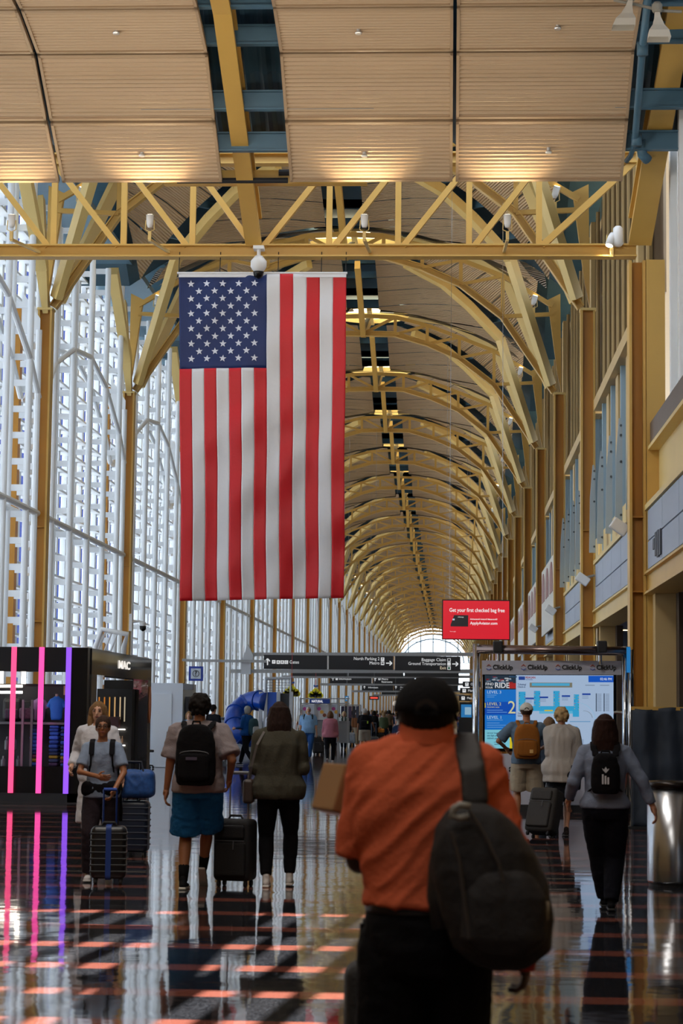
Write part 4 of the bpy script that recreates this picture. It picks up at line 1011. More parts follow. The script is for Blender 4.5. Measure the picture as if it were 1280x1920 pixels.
for px, wpx, nm in ((62, 16, 'stack behind the first pink strip'), (99, 18, 'middle stack of the kiosk shelf'), (118, 12, 'stack beside the violet strip')):
    k = Ys/F; x = P(px, 1400, Ys).x; z = P(px, 1447, Ys).z+.03; zt_ = P(px, 1362, Ys).z; i = 0
    while z < zt_:
        h = .055+.02*rnd.random(); col = rnd.choice(cols) if z > P(px, 1420, Ys).z else rnd.choice(['2A3A5A', '8A7A20', '3A2A4A', '1E4A9A', '5A3048'])
        cloth_fold((x+rnd.uniform(-.008, .008), Ys+.22, z+h/2), wpx*k, .36, h-.006, col, f'folded garment in the {nm}', 'folded garments on the kiosk shelf'); z += h; i += 1
def torso(px, py, hpx, Y, col, lb):
    q = P(px, py, Y); k = Y/F*hpx; mb = MB()
    prof = [(.2, 0), (.23, .12), (.24, .35), (.27, .55), (.30, .75), (.27, .88), (.12, .97), (.08, 1.02)]
    mb.lathe(q-Vector((0,0,k*.5)), [(rr*k*1.1, h*k) for rr, h in prof], 20, sy=.6)
    r = thing('mannequin_torso', lb, 'mannequin', (0,0,0)); mb.obj('shirt', mat('shirt '+col, col, .7, bump=.5, bscale=12), r, True)
    mb = MB(); mb.lathe(q+Vector((0,0,k*.45)), [(.07*k, 0), (.06*k, .16*k)], 12); mb.obj('neck', mat('mannequin skin', 'A08878', .5), r)
    for s in (-1, 1):
        mb = MB(); mb.tube([q+Vector((s*.24*k, 0, .28*k)), q+Vector((s*.36*k, 0, .05*k))], [.1*k, .1*k], 10); mb.obj('sleeve', mat('shirt '+col, col, .7), r)
torso(106, 1328, 44, Ys+.1, '1E6CC8', 'bright blue shirt on a headless display torso')
torso(74, 1330, 42, Ys+.3, '8A6A98', 'lilac top on a display torso half hidden by the magenta strip')
r = thing('display_bag', 'dark floral handbag displayed on the kiosk shelf', 'bag', P(50, 1338, Ys+.1)); mb = MB(); mb.rbox((0,0,0), .26, .12, .2, .04); mb.obj('body', mat('floral cloth', '4A3048', .7, vary=.9, vscale=40), r); mb = MB(); mb.tube([(-.08,0,.08),(-.05,0,.2),(.05,0,.2),(.08,0,.08)], .012, 8); mb.obj('handle', BLKM, r)
r = thing('display_backpack', 'black backpack displayed at the left of the kiosk shelf', 'bag', P(24, 1330, Ys+.2)); mb = MB(); mb.rbox((0,0,0), .34, .2, .42, .08); mb.obj('body', BLKM, r); mb = MB(); mb.rbox((0,-.11,-.08), .24, .06, .18, .03); mb.obj('pocket', mat('dark floral', '32243A', .7, vary=.8, vscale=30), r)
for i in range(5):
    q = P(6+i*7, 1442-(i%2)*36, Ys+.1); mb = MB(); mb.lathe(q, [(.04, 0), (.045, .01), (.045, .16), (.02, .19), (.02, .23)], 12); tag(mb.obj('display_bottle', mat('smoky bottle', '5A5C68', .2)), 'grey flask on the left shelves of the kiosk', 'bottle', 'flasks on the left kiosk shelves')

# white tilted ladder rack standing behind the kiosk
Y = 50; r = thing('tilted_rack', 'white tilted tube rack standing up behind the cosmetics kiosk', 'rack', (0,0,0))
mb = MB()
mb.tube([P(174, 1330, Y), P(178, 1215, Y), P(191, 1180, Y), P(238, 1189, Y), P(232, 1214, Y+.3), P(224, 1330, Y+.3)], .07, 10); mb.obj('frame', WHT, r, True)
for (a0, a1) in ((198, 182), (210, 194), (221, 206)):
    mb = MB(); mb.tube([P(a0, 1184, Y), P(a1, 1225, Y+.1), P(a1-6, 1330, Y+.1)], .025, 8); mb.obj('bar', WHT, r)
mb = MB(); mb.tube([P(174, 1330, Y), (P(174, 1330, Y).x, Y, 0)], .07, 10); mb.tube([P(224, 1330, Y+.3), (P(224, 1330, Y).x, Y+.3, 0)], .07, 10); mb.obj('leg', WHT, r)
# white partition room with door, office chair
gp = G(300, 1439); Y = gp.y
r = thing('partition_room', 'white partition box with a flush door left of the window columns', 'booth', (0,0,0))
a, b_ = P(278, 1439, Y), P(343, 1281, Y); mb = MB(); mb.box(a.x, b_.x, Y, Y+3, 0, b_.z); mb.obj('walls', WHITEW, r)
dr_ = pbox('door', 284, 1301, 322, 1438, Y-.03, .03, mat('door white', 'DCE4EE', .4), r); pbox('door_handle', 312, 1372, 314, 1377, Y-.07, .04, STEEL, dr_)
a, b_ = P(343, 1435, Y), P(364, 1283, Y); mb = MB(); mb.box(a.x, b_.x, Y+.3, Y+2.5, 0, b_.z-.35); mb.obj('side_curtain', mat('dark slatted panel', '3E3F45', .6), r); pbox('plaque', 343, 1283, 362, 1293, Y-.02, .1, mat('grey plaque', '6A6C72', .5), r); 
# pleats
gc = G(294, 1436)
gc.y -= 1.9
r = thing('office_chair', 'black swivel office chair in front of the white booth door', 'chair', (gc.x, gc.y-.7, 0), .5)
mb = MB(); mb.rbox((0,0,.48), .46, .44, .07, .03); mb.obj('seat', BLKM, r)
mb = MB(); mb.rbox((-.24,0,.83), .06, .4, .46, .03, rot=Matrix.Rotation(-.12, 3, 'Y')); mb.obj('backrest', BLKM, r)
mb = MB(); mb.tube([(-.1,0,.46), (-.26,0,.5), (-.28,0,.68)], .02, 8); mb.tube([(0,0,.08), (0,0,.46)], .028, 10); mb.obj('column', BLKM, r)
mb = MB()
for k in range(5): t = 2*PI*k/5; mb.tube([(0,0,.1), (.28*math.cos(t), .28*math.sin(t), .07)], [.025, .018], 8)
mb.obj('star_base', BLKM, r)
for k in range(5): t = 2*PI*k/5; mb = MB(); mb.lathe((.28*math.cos(t), .28*math.sin(t)-.02, .03), [(.03, -.0), (.03, .04)], 10, 'y'); mb.obj('caster', BLKM, r)
r = thing('litter_bin', 'small grey bin beside the office chair', 'bin', (gc.x+1.0, gc.y-.2, 0)); mb = MB(); mb.lathe((0,0,0), [(.15, 0), (.2, .9), (.2, .95)], 20); mb.obj('body', mat('grey bin', '9A9DA2', .4), r)

# ================================================================ playground, seats, stalls in the middle distance
Y = 78.0
r = thing('tube_slide', 'blue plastic tube slide curving out of the play tower', 'slide', (0,0,0))
mb = MB(); path = [(500, 1316), (478, 1313), (462, 1318), (447, 1330), (439, 1345), (440, 1362), (452, 1376), (474, 1384)]
import itertools
cr_ = [P(x, y, Y+.6*math.sin(i*.8)) for i, (x, y) in enumerate(path)]
fine = []
for i in range(len(cr_)-1):
    p0, p1, p2, p3 = cr_[max(i-1,0)], cr_[i], cr_[i+1], cr_[min(i+2, len(cr_)-1)]
    for k in range(6):
        t = k/6; fine.append(.5*((2*p1)+(p2-p0)*t+(2*p0-5*p1+4*p2-p3)*t*t+(3*p1-p0-3*p2+p3)*t**3))
fine.append(cr_[-1])
mb.tube(fine, .36, 18); mb.obj('tube', mat('blue plastic', '0C3F9E', .3), r, True)
mb = MB()
for i in range(4, len(fine)-2, 8): mb.tube([fine[i], fine[i]+(fine[i+1]-fine[i]).normalized()*.08], .40, 18)
mb.obj('collar', mat('blue plastic', '0C3F9E', .3), r)
r = thing('play_tower', 'blue and grey play tower with net frame beside the tube slide', 'play tower', (0,0,0))
pbox('blue_panel', 499, 1298, 521, 1350, Y, .1, mat('tower blue', '1450B4', .4), r); pbox('window_panel', 523, 1300, 545, 1350, Y+.2, .1, mat('tower dark', '2A3038', .3), r)
mb = MB()
for px in (489, 498, 522, 546): q = P(px, 1297, Y); mb.box(q.x-.07, q.x+.07, Y-.05, Y+.1, 0, q.z)
for px, py in ((498, 1270), (545, 1270)): q = P(px, py, Y+.3); mb.tube([(q.x, Y+.3, 0), q], .04, 8)
mb.tube([P(497, 1272, Y+.3), P(546, 1271, Y+.3)], .05, 8); mb.obj('tower_frame', mat('light grey metal', 'B4BAC2', .4), r)
mb = MB()
for i in range(9): mb.tube([P(500+i*5.5, 1272, Y+.32), P(500+i*5.5, 1298, Y+.32)], .008, 4)
for i in range(5): mb.tube([P(498, 1275+i*5, Y+.32), P(546, 1275+i*5, Y+.32)], .008, 4)
mb.obj('net', mat('net', '6A7078', .6), r)
mb = MB(); a, b_ = P(430, 1436, Y), P(548, 1351, Y); mb.box(a.x, b_.x, Y+.3, Y+.5, 0, P(470, 1352, Y).z); mb.obj('low_wall', mat('pale low wall', 'B8C0CA', .5), r)
YS_ = mat('yellow sign', 'FFF11E', .5)
def kids(px, py, s, Y, lb):
    r = thing('cloud_sign', lb, 'sign', (0,0,0), 0, 'kids at play cloud signs'); c = P(px, py, Y); k = s*Y/F
    circ = [(-.36, -.12, .17), (.36, -.12, .17), (-.26, .02, .17), (.26, .02, .17), (0, .16, .23), (0, -.08, .2)]
    mb = MB()
    for x, z, rr in circ: mb.prism([c+Vector(((x+rr*math.cos(2*PI*i/18))*k, 0, (z+rr*math.sin(2*PI*i/18))*k)) for i in range(18)], (0, .06, 0))
    mb.box(c.x-.36*k, c.x+.36*k, Y, Y+.06, c.z-.29*k, c.z); mb.obj('cloud_plate', YS_, r)
    ptext(SGN, 'kids at play!', px, py+s*.16, s*.15, Y, r, 'CENTER', .03, -.02, w=s*.86)
    mb = MB(); o = c+Vector((0, -.02, .1*k)); u = k*.75
    for a, b_ in (((0, .16), (0, .02)), ((0, .02), (-.12, -.1)), ((0, .02), (.12, -.02)), ((.12, -.02), (.08, -.14)), ((0, .13), (-.13, .06)), ((0, .13), (.13, .1))): mb.beam(o+Vector((a[0]*u, 0, a[1]*u)), o+Vector((b_[0]*u, 0, b_[1]*u)), .02, .04*u, (0,1,0))
    mb.lathe(o+Vector((.02*u, -.01, .24*u)), [(.05*u, 0), (.05*u, .01)], 12, 'y'); mb.obj('running_figure', SGN, r)
    mb = MB(); mb.tube([c+Vector((0, .03, .35*k)), c+Vector((0, .03, 1.0*k))], .02, 6); hang(mb, c.x, Y+.03, c.z+.9*k, .008); mb.obj('hanger', mat('red cord', 'C03A4A', .5), r)
    mb = MB(); t = c+Vector((0, 0, .52*k)); k = k*.75; mb.tube([t+Vector((-.2*k, 0, 0)), t+Vector((.22*k, 0, .02))], [.05*k, .08*k], 10); mb.box(t.x-.02*k, t.x+.06*k, Y-.2*k, Y+.2*k, t.z-.01, t.z+.02); mb.box(t.x-.2*k, t.x-.12*k, Y-.01, Y+.01, t.z, t.z+.14*k); mb.obj('toy_plane', mat('plane blue', '2A58B8', .4), r)
kids(546.5, 1297, 31, 78.6, 'larger yellow cloud sign reading kids at play, by the play tower'); kids(591.5, 1301, 27, 92.5, 'smaller yellow cloud sign reading kids at play, right of the other')
r = thing('snack_stall', 'market stall with a blue sign board and food posters', 'stall', (0,0,0)); Y = 88
pbox('sign_board', 580, 1311, 618, 1318.5, Y, .1, mat('stall blue', '143F96', .4), r); ptext(SW, 'NATURAL', 584, 1315, 4.6, Y, r, w=21, bold=.02)
mb = MB()
for px in (563, 591, 618, 634, 652): a = P(px, 1308, Y+.2); mb.box(a.x-.03, a.x+.03, Y+.15, Y+.2, 0, a.z)
for py in (1310, 1319): mb.beam(P(563, py, Y+.2), P(655, py, Y+.2), .06, .05)
mb.obj('stall_frame', ALU, r)
for x0, x1, c_ in ((565, 590, 'C8CCD8'), (592, 616, 'D4D6DC'), (619, 632, 'CFD6E4')):
    pp = pbox('poster', x0, 1321, x1, 1350, Y+.22, .04, mat('poster '+c_, c_, .5), r); 
    for i in range(3): mb = MB(); q = P(x0+6+i*5, 1329+i*6, Y+.2); mb.lathe(q, [(.08, 0), (.08, .01)], 10, 'y'); mb.obj('food_picture', mat('food%d' % i, ('B0408A', 'D8A040', '7A3A20')[i], .5), pp)
pbox('counter', 560, 1352, 655, 1392, Y+.4, .3, mat('stall counter', '8A8C90', .5), r)
r = thing('hanging_sign', 'small light blue telephone sign above the stalls', 'sign', (0,0,0)); Y = 106.2; pbox('plate', 646.5, 1305, 653.5, 1315, Y, .05, emis('sky blue sign', '2A8AC8', .6), r); ptext(SW, 'C', 650, 1310, 5, Y, r, 'CENTER'); mb = MB(); q = P(650, 1305, Y); hang(mb, q.x, Y+.02, q.z); mb.obj('hanger', ALU, r)
r = thing('clothes_rail', 'rail of dark purple clothes hanging beyond the stall', 'clothes rail', (0,0,0)); Y = 96
mb = MB(); mb.tube([P(636, 1322, Y), P(676, 1322, Y)], .03, 6)
for px in (636, 676): a = P(px, 1322, Y); mb.tube([(a.x, Y, 0), a], .03, 6)
mb.obj('rail', ALU, r)
for i in range(5): pbox('garment', 639+i*7, 1324, 645+i*7, 1346, Y-.05, .1, mat('garment%d' % i, ('3A3048', '2A2C38', '50405A', '30303A', '44485A')[i], .8), r)
r = thing('round_sign', 'round glowing shop sign above the crowd', 'sign', (0,0,0)); Y = 119.9; q = P(741, 1319, Y); mb = MB(); mb.lathe(q, [(.16, 0), (.16, .06)], 24, 'y'); mb.obj('disc', emis('cream disc', 'F0E4D4', .9), r); mb = MB(); hang(mb, q.x, Y+.03, q.z+.1); mb.obj('hanger', ALU, r)
r = thing('led_sign', 'small red lit lettering sign beyond the stalls', 'sign', (0,0,0)); Y = 106.2; pbox('plate', 692, 1305, 710, 1312, Y, .05, SGN, r); ptext(emis('red led', 'F05040', 1.4), 'OPEN', 701, 1308.5, 3.6, Y, r, 'CENTER') if False else pbox('red_bar', 694, 1307, 708, 1310, Y-.02, .01, emis('red led', 'F05040', 1.2), r)
mb = MB(); q = P(701, 1305, Y); hang(mb, q.x, Y+.02, q.z); mb.obj('hanger', ALU, r)
r = thing('far_screen', 'small blue map screen in the distance left of the directory post', 'screen', (0,0,0)); Y = 88; pbox('display', 864, 1321, 884, 1345, Y, .05, em('2E8AD0', .7), r); pbox('casing', 861, 1317, 886, 1348, Y+.03, .08, SGN, r)
mb = MB(); q = P(873, 1348, Y); mb.box(q.x-.3, q.x+.3, Y, Y+.2, 0, q.z); mb.obj('base', SGN, r)
pbox('map_shapes', 871, 1326, 883, 1340, Y-.01, .01, em('A8D4F0', .7), r)
# rows of seats
SEATB = mat('beige seat', '8E8070', .6); SLEG = mat('seat metal', '8A9098', .35, .7)
def seat_row(loc, rz, n, lb, col):
    r = thing('seat_row', lb, 'bench', loc, rz, 'rows of waiting seats')
    for i in range(n):
        x = i*.56
        mb = MB(); mb.rbox((x,0,.44), .5, .46, .06, .02); mb.obj('seat', col, r)
        mb = MB(); mb.rbox((x,.26,.72), .5, .06, .5, .02, rot=Matrix.Rotation(-.2, 3, 'X')); mb.obj('backrest', col, r)
    mb = MB(); mb.beam((-.3,0,.36), ((n-.5)*.56,0,.36), .06, .06)
    for x in (0, (n-1)*.56): mb.beam((x,0,.36), (x,0,.03), .05, .05); mb.beam((x,-.25,.02), (x,.25,.02), .05, .04)
    mb.obj('base_frame', SLEG, r)
g = G(452, 1432); seat_row((g.x-.2, g.y-2, 0), PI/2+.25, 4, 'beige slatted waiting seats left of the person in blue', SEATB)
g = G(418, 1428); seat_row((g.x, g.y-1, 0), PI/2+.3, 4, 'dark waiting seats at the left by the round table', mat('dark seat', '24262C', .5))
r = thing('high_table', 'round table with a dark top beside the waiting seats', 'table', (P(425, 1400, 80).x, 80, 0)); mb = MB(); mb.lathe((0,0,1.28), [(.75, 0), (.78, .02), (.78, .08), (.7, .1)], 30); mb.obj('tabletop', mat('dark table', '2A2A2E', .3), r)
mb = MB(); mb.lathe((0,0,0), [(.6, 0), (.6, 1.28)], 30); mb.obj('drum', mat('white drum', 'C8CED6', .4), r)
r = thing('counter_block', 'grey metal stand behind the person in blue', 'stand', (P(480, 1380, 84).x, 84, 0)); mb = MB(); mb.box(-.4, .4, -.2, .2, 0, 1.1); mb.obj('body', mat('grey stand', '7A8088', .5), r)
# ================================================================ people
def ball(mb, c, rx, ry=None, rz=None, n=12, m=8, rot=None):
    ry = rx if ry is None else ry; rz = rx if rz is None else rz; c = Vector(c); vs = [Vector((0, 0, -rz))]
    for i in range(1, m):
        a = -PI/2+PI*i/m
        for k in range(n): vs.append(Vector((rx*math.cos(a)*math.cos(2*PI*k/n), ry*math.cos(a)*math.sin(2*PI*k/n), rz*math.sin(a))))
    vs.append(Vector((0, 0, rz)))
    if rot is not None: vs = [rot @ v for v in vs]
    vs = [v+c for v in vs]; L_ = len(vs)-1
    fs = [(0, 1+(k+1) % n, 1+k) for k in range(n)]+[(L_, L_-n+k, L_-n+(k+1) % n) for k in range(n)]
    fs += [(1+i*n+k, 1+i*n+(k+1) % n, 1+(i+1)*n+(k+1) % n, 1+(i+1)*n+k) for i in range(m-2) for k in range(n)]
    mb.add(vs, fs)
def rings(mb, rr, n=20, sq=2.3):                    # stacked super-elliptic sections: (x, y, z, rx, ry)
    vs = []
    for x, y, z, rx, ry in rr:
        for k in range(n):
            a = 2*PI*k/n; ca, sa = math.cos(a), math.sin(a)
            vs.append((x+rx*math.copysign(abs(ca)**(2/sq), ca), y+ry*math.copysign(abs(sa)**(2/sq), sa), z))
    m = len(rr); fs = [(i*n+k, i*n+(k+1) % n, (i+1)*n+(k+1) % n, (i+1)*n+k) for i in range(m-1) for k in range(n)]
    fs += [tuple(range(n-1, -1, -1)), tuple((m-1)*n+k for k in range(n))]
    mb.add(vs, fs)
def limb(mb, pts, rs, n=12):
    mb.tube(pts, rs, n)
    for p, r in zip(pts, rs): ball(mb, p, r*.99)
WS = bpy.data.scenes.new('workbench')               # scratch scene for fusing meshes, removed at the end
WO = bpy.data.objects.new('workpiece', bpy.data.meshes.new('tmp')); WS.collection.objects.link(WO)
_r = WO.modifiers.new('r', 'REMESH'); _r.mode = 'VOXEL'; _s = WO.modifiers.new('s', 'SMOOTH'); _s.factor = .5
def fuse(mb, voxel, smooth=3, amp=0, f=(14, 14, 5), seed=0, sharp=1):
    me = mb.mesh('tmp', []); WO.data = me
    WO.modifiers['r'].voxel_size = voxel; WO.modifiers['s'].iterations = smooth
    with bpy.context.temp_override(scene=WS, view_layer=WS.view_layers[0]):
        dg = bpy.context.evaluated_depsgraph_get(); dg.update(); out = bpy.data.meshes.new_from_object(WO.evaluated_get(dg))
    if amp:
        out.update()
        for v in out.vertices:
            p = v.co; q = Vector(((p.x+(f[3]*p.z if len(f) > 3 else 0))*f[0]+seed, p.y*f[1], p.z*f[2]))
            d = noise.noise(q)+.5*noise.noise(q*2.1)
            if sharp: d = 1-2*abs(d)
            v.co = p+v.normal*(amp*d)
    out.polygons.foreach_set('use_smooth', [True]*len(out.polygons)); out.materials.clear(); out.update()
    return out
def merge_meshes(me, mb):                           # add unfused geometry (the hands) to a fused mesh
    b = bmesh.new(); b.from_mesh(me); vs = [b.verts.new(v) for v in mb.v]
    for f in mb.f:
        try: fc = b.faces.new([vs[i] for i in f]); fc.smooth = True
        except ValueError: pass
    b.to_mesh(me); b.free(); return me
def ik(a, c, l1, l2, pole):
    a, c = Vector(a), Vector(c); d = c-a; L_ = d.length
    if L_ > (l1+l2)*.995: c = a+d*((l1+l2)*.995/L_); d = c-a; L_ = d.length
    x = (l1*l1-l2*l2+L_*L_)/(2*L_); h = math.sqrt(max(l1*l1-x*x, 0)); dn = d/L_
    p = Vector(pole); p = p-dn*p.dot(dn); p.normalize() if p.length > 1e-6 else None
    return a+dn*x+p*h, c
def hand(mb, wrist, d, nrm, s, side, curl=.5):
    """palm, four fingers of different lengths and a thumb; d = wrist to knuckles, nrm = out of the palm"""
    d = Vector(d).normalized(); nrm = Vector(nrm); nrm = (nrm-d*nrm.dot(d)).normalized(); t = d.cross(nrm)*side
    w = Vector(wrist); R = Matrix((t, d, nrm)).transposed()
    ball(mb, w+d*.045*s, .042*s, .055*s, .018*s, 12, 8, R); limb(mb, [w-d*.01, w+d*.03*s], [.027*s, .03*s], 10)
    for i, (off, L_, r) in enumerate(((.030, .070, .0088), (.010, .078, .0092), (-.010, .073, .0088), (-.029, .057, .0078))):
        p = w+d*.085*s+t*off*s; q = [p]; a = curl*.5
        for seg, fr in enumerate((.45, .32, .26)):
            dd = d*math.cos(a)+nrm*math.sin(a); p = p+dd*(L_*fr*s*1.05); q.append(p); a += curl*.9
        limb(mb, q, [r*s*1.1, r*s, r*s*.92, r*s*.8], 8)
    p0 = w+d*.025*s+t*.032*s; p1 = p0+(t*.7+d*.6+nrm*.25).normalized()*.036*s; p2 = p1+(t*.2+d*.9+nrm*(.2+.3*curl)).normalized()*.03*s
    limb(mb, [p0-t*.01*s, p0, p1, p2], [.013*s, .0125*s, .0105*s, .0085*s], 8)
SKIN = {k: mat('skin '+k, v, .5, vary=.06, vscale=20) for k, v in dict(light='C08A6C', fair='C99A80', tan='A06A48', dark='3A241A', brown='6A4430').items()}
def cm(h, **k): return mat('cloth '+h, h, k.get('r', .9), vary=k.get('v', .12), vscale=6, bump=.25, bscale=60, spec=.15)
def person(label, loc, rz=0, H=1.75, sex='m', skin='light', build=1.0, vox=.012, hands=None, feet=None, top=None, bottom=None, hair=None, shoes='1A1A1E', sole=None,
           face=False, head_turn=0, curl=.6, poles=None, hat=None, lean=0, shoulder=None, group=None, sock=None, seed=0, belly=0, palms=None, head_z=0, hip=1):
    r = thing('person', label, 'person', (loc[0], loc[1], 0), rz, group)
    m = sex == 'm'; b = build; sx = (.112 if m else .097)*H*(1+(b-1)*.55) if shoulder is None else shoulder
    T = [(.468, .078, .06), (.50, .096, .07), (.545, .097 if m else .104, .07), (.60, .088 if m else .078, .062), (.66, .092 if m else .08, .064), (.72, .103 if m else .09, .07), (.765, .104 if m else .092, .066), (.80, .092 if m else .08, .052), (.825, .058, .042), (.845, .034, .034)]
    T = [(a_, b_*(hip if a_ < .62 else 1), c_) for a_, b_, c_ in T]
    def off(z): return lean*(z-.5)*H if z > .5 else 0
    def bly(z): return belly*math.exp(-((z-.6)/.08)**2)
    def tor(e=0, z0=.468, z1=.845, flare=0, fr=1):
        out = []
        zs = [z0]+[t[0] for t in T if z0 < t[0] < z1]+[z1]
        for z in zs:
            for i in range(len(T)-1):
                if T[i][0] <= max(z, T[0][0]) <= T[i+1][0]:
                    u = (max(z, T[0][0])-T[i][0])/(T[i+1][0]-T[i][0]); rx = T[i][1]+(T[i+1][1]-T[i][1])*u; ry = T[i][2]+(T[i+1][2]-T[i][2])*u; break
            g = e+flare*max(0, (.72-z)/.25)
            out.append((0, off(z)+bly(z)*.5, z*H, rx*H*b+g, ry*H*b+g+bly(z)))
        return out
    sh = {s: Vector((s*sx, off(.8), .803*H)) for s in (-1, 1)}; ua, fa = .165*H, .148*H
    hands = hands or {}; feet = feet or {}; poles = poles or {}; palms = palms or {}
    arm = {}
    for s in (-1, 1):
        tg = Vector(hands.get(s, (s*(sx+.07*b), .05, .475*H))); el_, wr = ik(sh[s], tg, ua, fa, poles.get(s, (s*.12, -1, -.1))); arm[s] = (sh[s], el_, wr)
    leg = {}
    for s in (-1, 1):
        hp = Vector((s*.052*H*b*hip, 0, .50*H)); an = Vector(feet.get(s, (s*.06*H, 0, .048*H))); kn, an = ik(hp, an, .245*H, .232*H, (s*.1, 1, 0)); leg[s] = (hp, kn, an)
    hz = .928*H+head_z; hc = Vector((0, off(.93)+.008, hz)); hs = H/1.75
    hr = Matrix.Rotation(head_turn, 3, 'Z')
    hb = MB(); rings(hb, tor(), 20); limb(hb, [(0, off(.82), .82*H), (0, off(.88)+.003, .885*H)], [.056*hs*b**.5, .052*hs*b**.5])
    ball(hb, hc+hr @ Vector((0, -.008, .012))*hs, .074*hs, .093*hs, .1*hs, 18, 14); ball(hb, hc+hr @ Vector((0, .022, -.05))*hs, .056*hs, .062*hs, .062*hs, 14, 10)
    for s in (-1, 1):
        ball(hb, hc+hr @ Vector((s*.074, -.005, -.01))*hs, .012*hs, .02*hs, .032*hs, 8, 6)
        limb(hb, list(arm[s]), [.05*H/1.75*b, .039*hs*b, .026*hs]); ball(hb, sh[s], .056*hs*b)
        kn_ = leg[s][1]; cf = leg[s][1].lerp(leg[s][2], .3)+Vector((0, -.012, 0))
        limb(hb, [leg[s][0], leg[s][0].lerp(kn_, .5), kn_, cf, leg[s][2]], [.086*hs*b, .072*hs*b, .05*hs*b, .054*hs*b, .034*hs])
    if face:
        f = lambda x, y, z: hc+hr @ Vector((x, y, z))*hs
        mbx = [f(0, .085, .015), f(0, .098, -.012), f(0, .106, -.024)]; limb(hb, mbx, [.009*hs, .011*hs, .013*hs], 8)
        ball(hb, f(0, .07, .03), .05*hs, .02*hs, .012*hs); ball(hb, f(0, .078, -.055), .026*hs, .014*hs, .014*hs); ball(hb, f(0, .07, -.088), .024*hs, .02*hs, .018*hs)
        for s in (-1, 1): ball(hb, f(s*.034, .062, -.02), .02*hs, .018*hs, .018*hs)
    me = fuse(hb, vox, 2)
    hn_ = MB()
    for s in (-1, 1):
        el_, wr = arm[s][1], arm[s][2]; d = (wr-el_).normalized(); pn = palms.get(s, (-s, .2, 0)); hand(hn_, wr, d*.9+Vector((0, .0, -.25)) if d.z < -.3 else d, pn, .95*hs, s, curl)
    merge_meshes(me, hn_); me.materials.append(SKIN[skin]); body = link('body', me, r)
    if face:
        f = lambda x, y, z: hc+hr @ Vector((x, y, z))*hs
        for s in (-1, 1):
            q = MB(); ball(q, f(s*.031, .083, .012), .013*hs, .006*hs, .007*hs); q.obj('eye', mat('eye dark', '2A1E1A', .3), body, True)
            q = MB(); q.tube([f(s*.014, .088, .034), f(s*.034, .086, .038), f(s*.05, .074, .03)], .0035*hs, 6); q.obj('eyebrow', mat('brow', '4A3426', .8), body)
        q = MB(); ball(q, f(0, .092, -.052), .024*hs, .006*hs, .0075*hs); q.obj('lips', mat('lips', '8E4A42', .5), body, True)
    # bottom
    if bottom:
        c = MB(); kind, colr = bottom['k'], bottom['c']; e = bottom.get('e', .014)
        wz = bottom.get('w', .585)
        if kind == 'skirt':
            L_ = bottom['L']; rings(c, [(0, 0, L_*H, .15*hs*b+.02, .13*hs*b+.02), (0, 0, .47*H, .115*H*b, .085*H*b), (0, 0, .54*H, .108*H*b, .08*H*b), (0, 0, wz*H, .088*H*b, .07*H*b)], 24)
        else:
            rings(c, tor(e, .462, wz), 20)
            L_ = bottom.get('L', 1.0)               # 1 = ankle, .5 = knee
            for s in (-1, 1):
                hp, kn_, an = leg[s]; e1 = bottom.get('leg', e)
                if L_ <= .5: p = [hp, hp.lerp(kn_, .5), hp.lerp(kn_, min(1, L_*2))]; rr = [.088*hs*b+e, .08*hs*b+e1, .064*hs*b+e1*1.7]
                else: p = [hp, hp.lerp(kn_, .5), kn_, kn_.lerp(an, .35), kn_.lerp(an, min(1, (L_-.5)*2))]; rr = [.087*hs*b+e, .075*hs*b+e1, .054*hs*b+e1, .055*hs*b+e1*.9, bottom.get('hem', .046*hs+e1*.6)]
                c.tube(p, rr, 14); [ball(c, a, q*.99) for a, q in zip(p[:-1], rr[:-1])]
        mm = fuse(c, vox, 2, bottom.get('amp', .004), (9, 9, 14), seed); mm.materials.append(cm(colr)); link(bottom.get('n', 'trousers'), mm, r)
        if bottom.get('belt'):
            q = MB(); rr = tor(e+.006, wz-.018, wz+.004); rings(q, rr, 24); q.obj('belt', mat('belt', bottom['belt'], .4), r, True)
    if top:
        c = MB(); e = top.get('e', .014); hem = top.get('hem', .5); rings(c, tor(e, hem, .838, top.get('flare', .012)), 24)
        SL = top.get('sleeve', .6); e1 = top.get('se', .016)
        for s in (-1, 1):
            a, el_, wr = arm[s]
            tr = .036*hs*b+e*.6; c.tube([(0, off(.84)-.01, .832*H), (a.x*.55, a.y-.01, .823*H), (a.x*.95, a.y, a.z+.012)], [tr*.9, tr, tr*.9], 12)
            ball(c, a+Vector((-s*.014, 0, -.006)), .05*hs*b+e*.6)
            if SL <= 1: p = [a, a.lerp(el_, SL*.6), a.lerp(el_, SL)]; rr = [.048*hs*b+e1*.6, .048*hs*b+e1*.9, .046*hs*b+e1*1.3]
            else: p = [a, a.lerp(el_, .5), el_, el_.lerp(wr, (SL-1))]; rr = [.047*hs*b+e1*.7, .044*hs*b+e1*.8, .039*hs*b+e1*.8, .03*hs+e1*.6]
            c.tube(p, rr, 14); [ball(c, x_, q*.99) for x_, q in zip(p[:-1], rr[:-1])]
        if top.get('collar'): limb(c, [(0, off(.84)-.005, .835*H), (0, off(.865), .862*H)], [.068*hs*b, .062*hs*b])
        if top.get('skirt'):                        # coat falling below the hips
            z_ = top['skirt']; rings(c, [(0, 0, z_*H, .13*H*b, .1*H*b), (0, 0, .45*H, .115*H*b, .088*H*b), (0, 0, .6*H, .1*H*b, .075*H*b)], 24)
        mm = fuse(c, vox, 2, top.get('amp', .005), top.get('f', (10, 10, 8)), seed+3); mm.materials.append(cm(top['c'], v=top.get('v', .12))); tp = link(top.get('n', 'shirt'), mm, r)
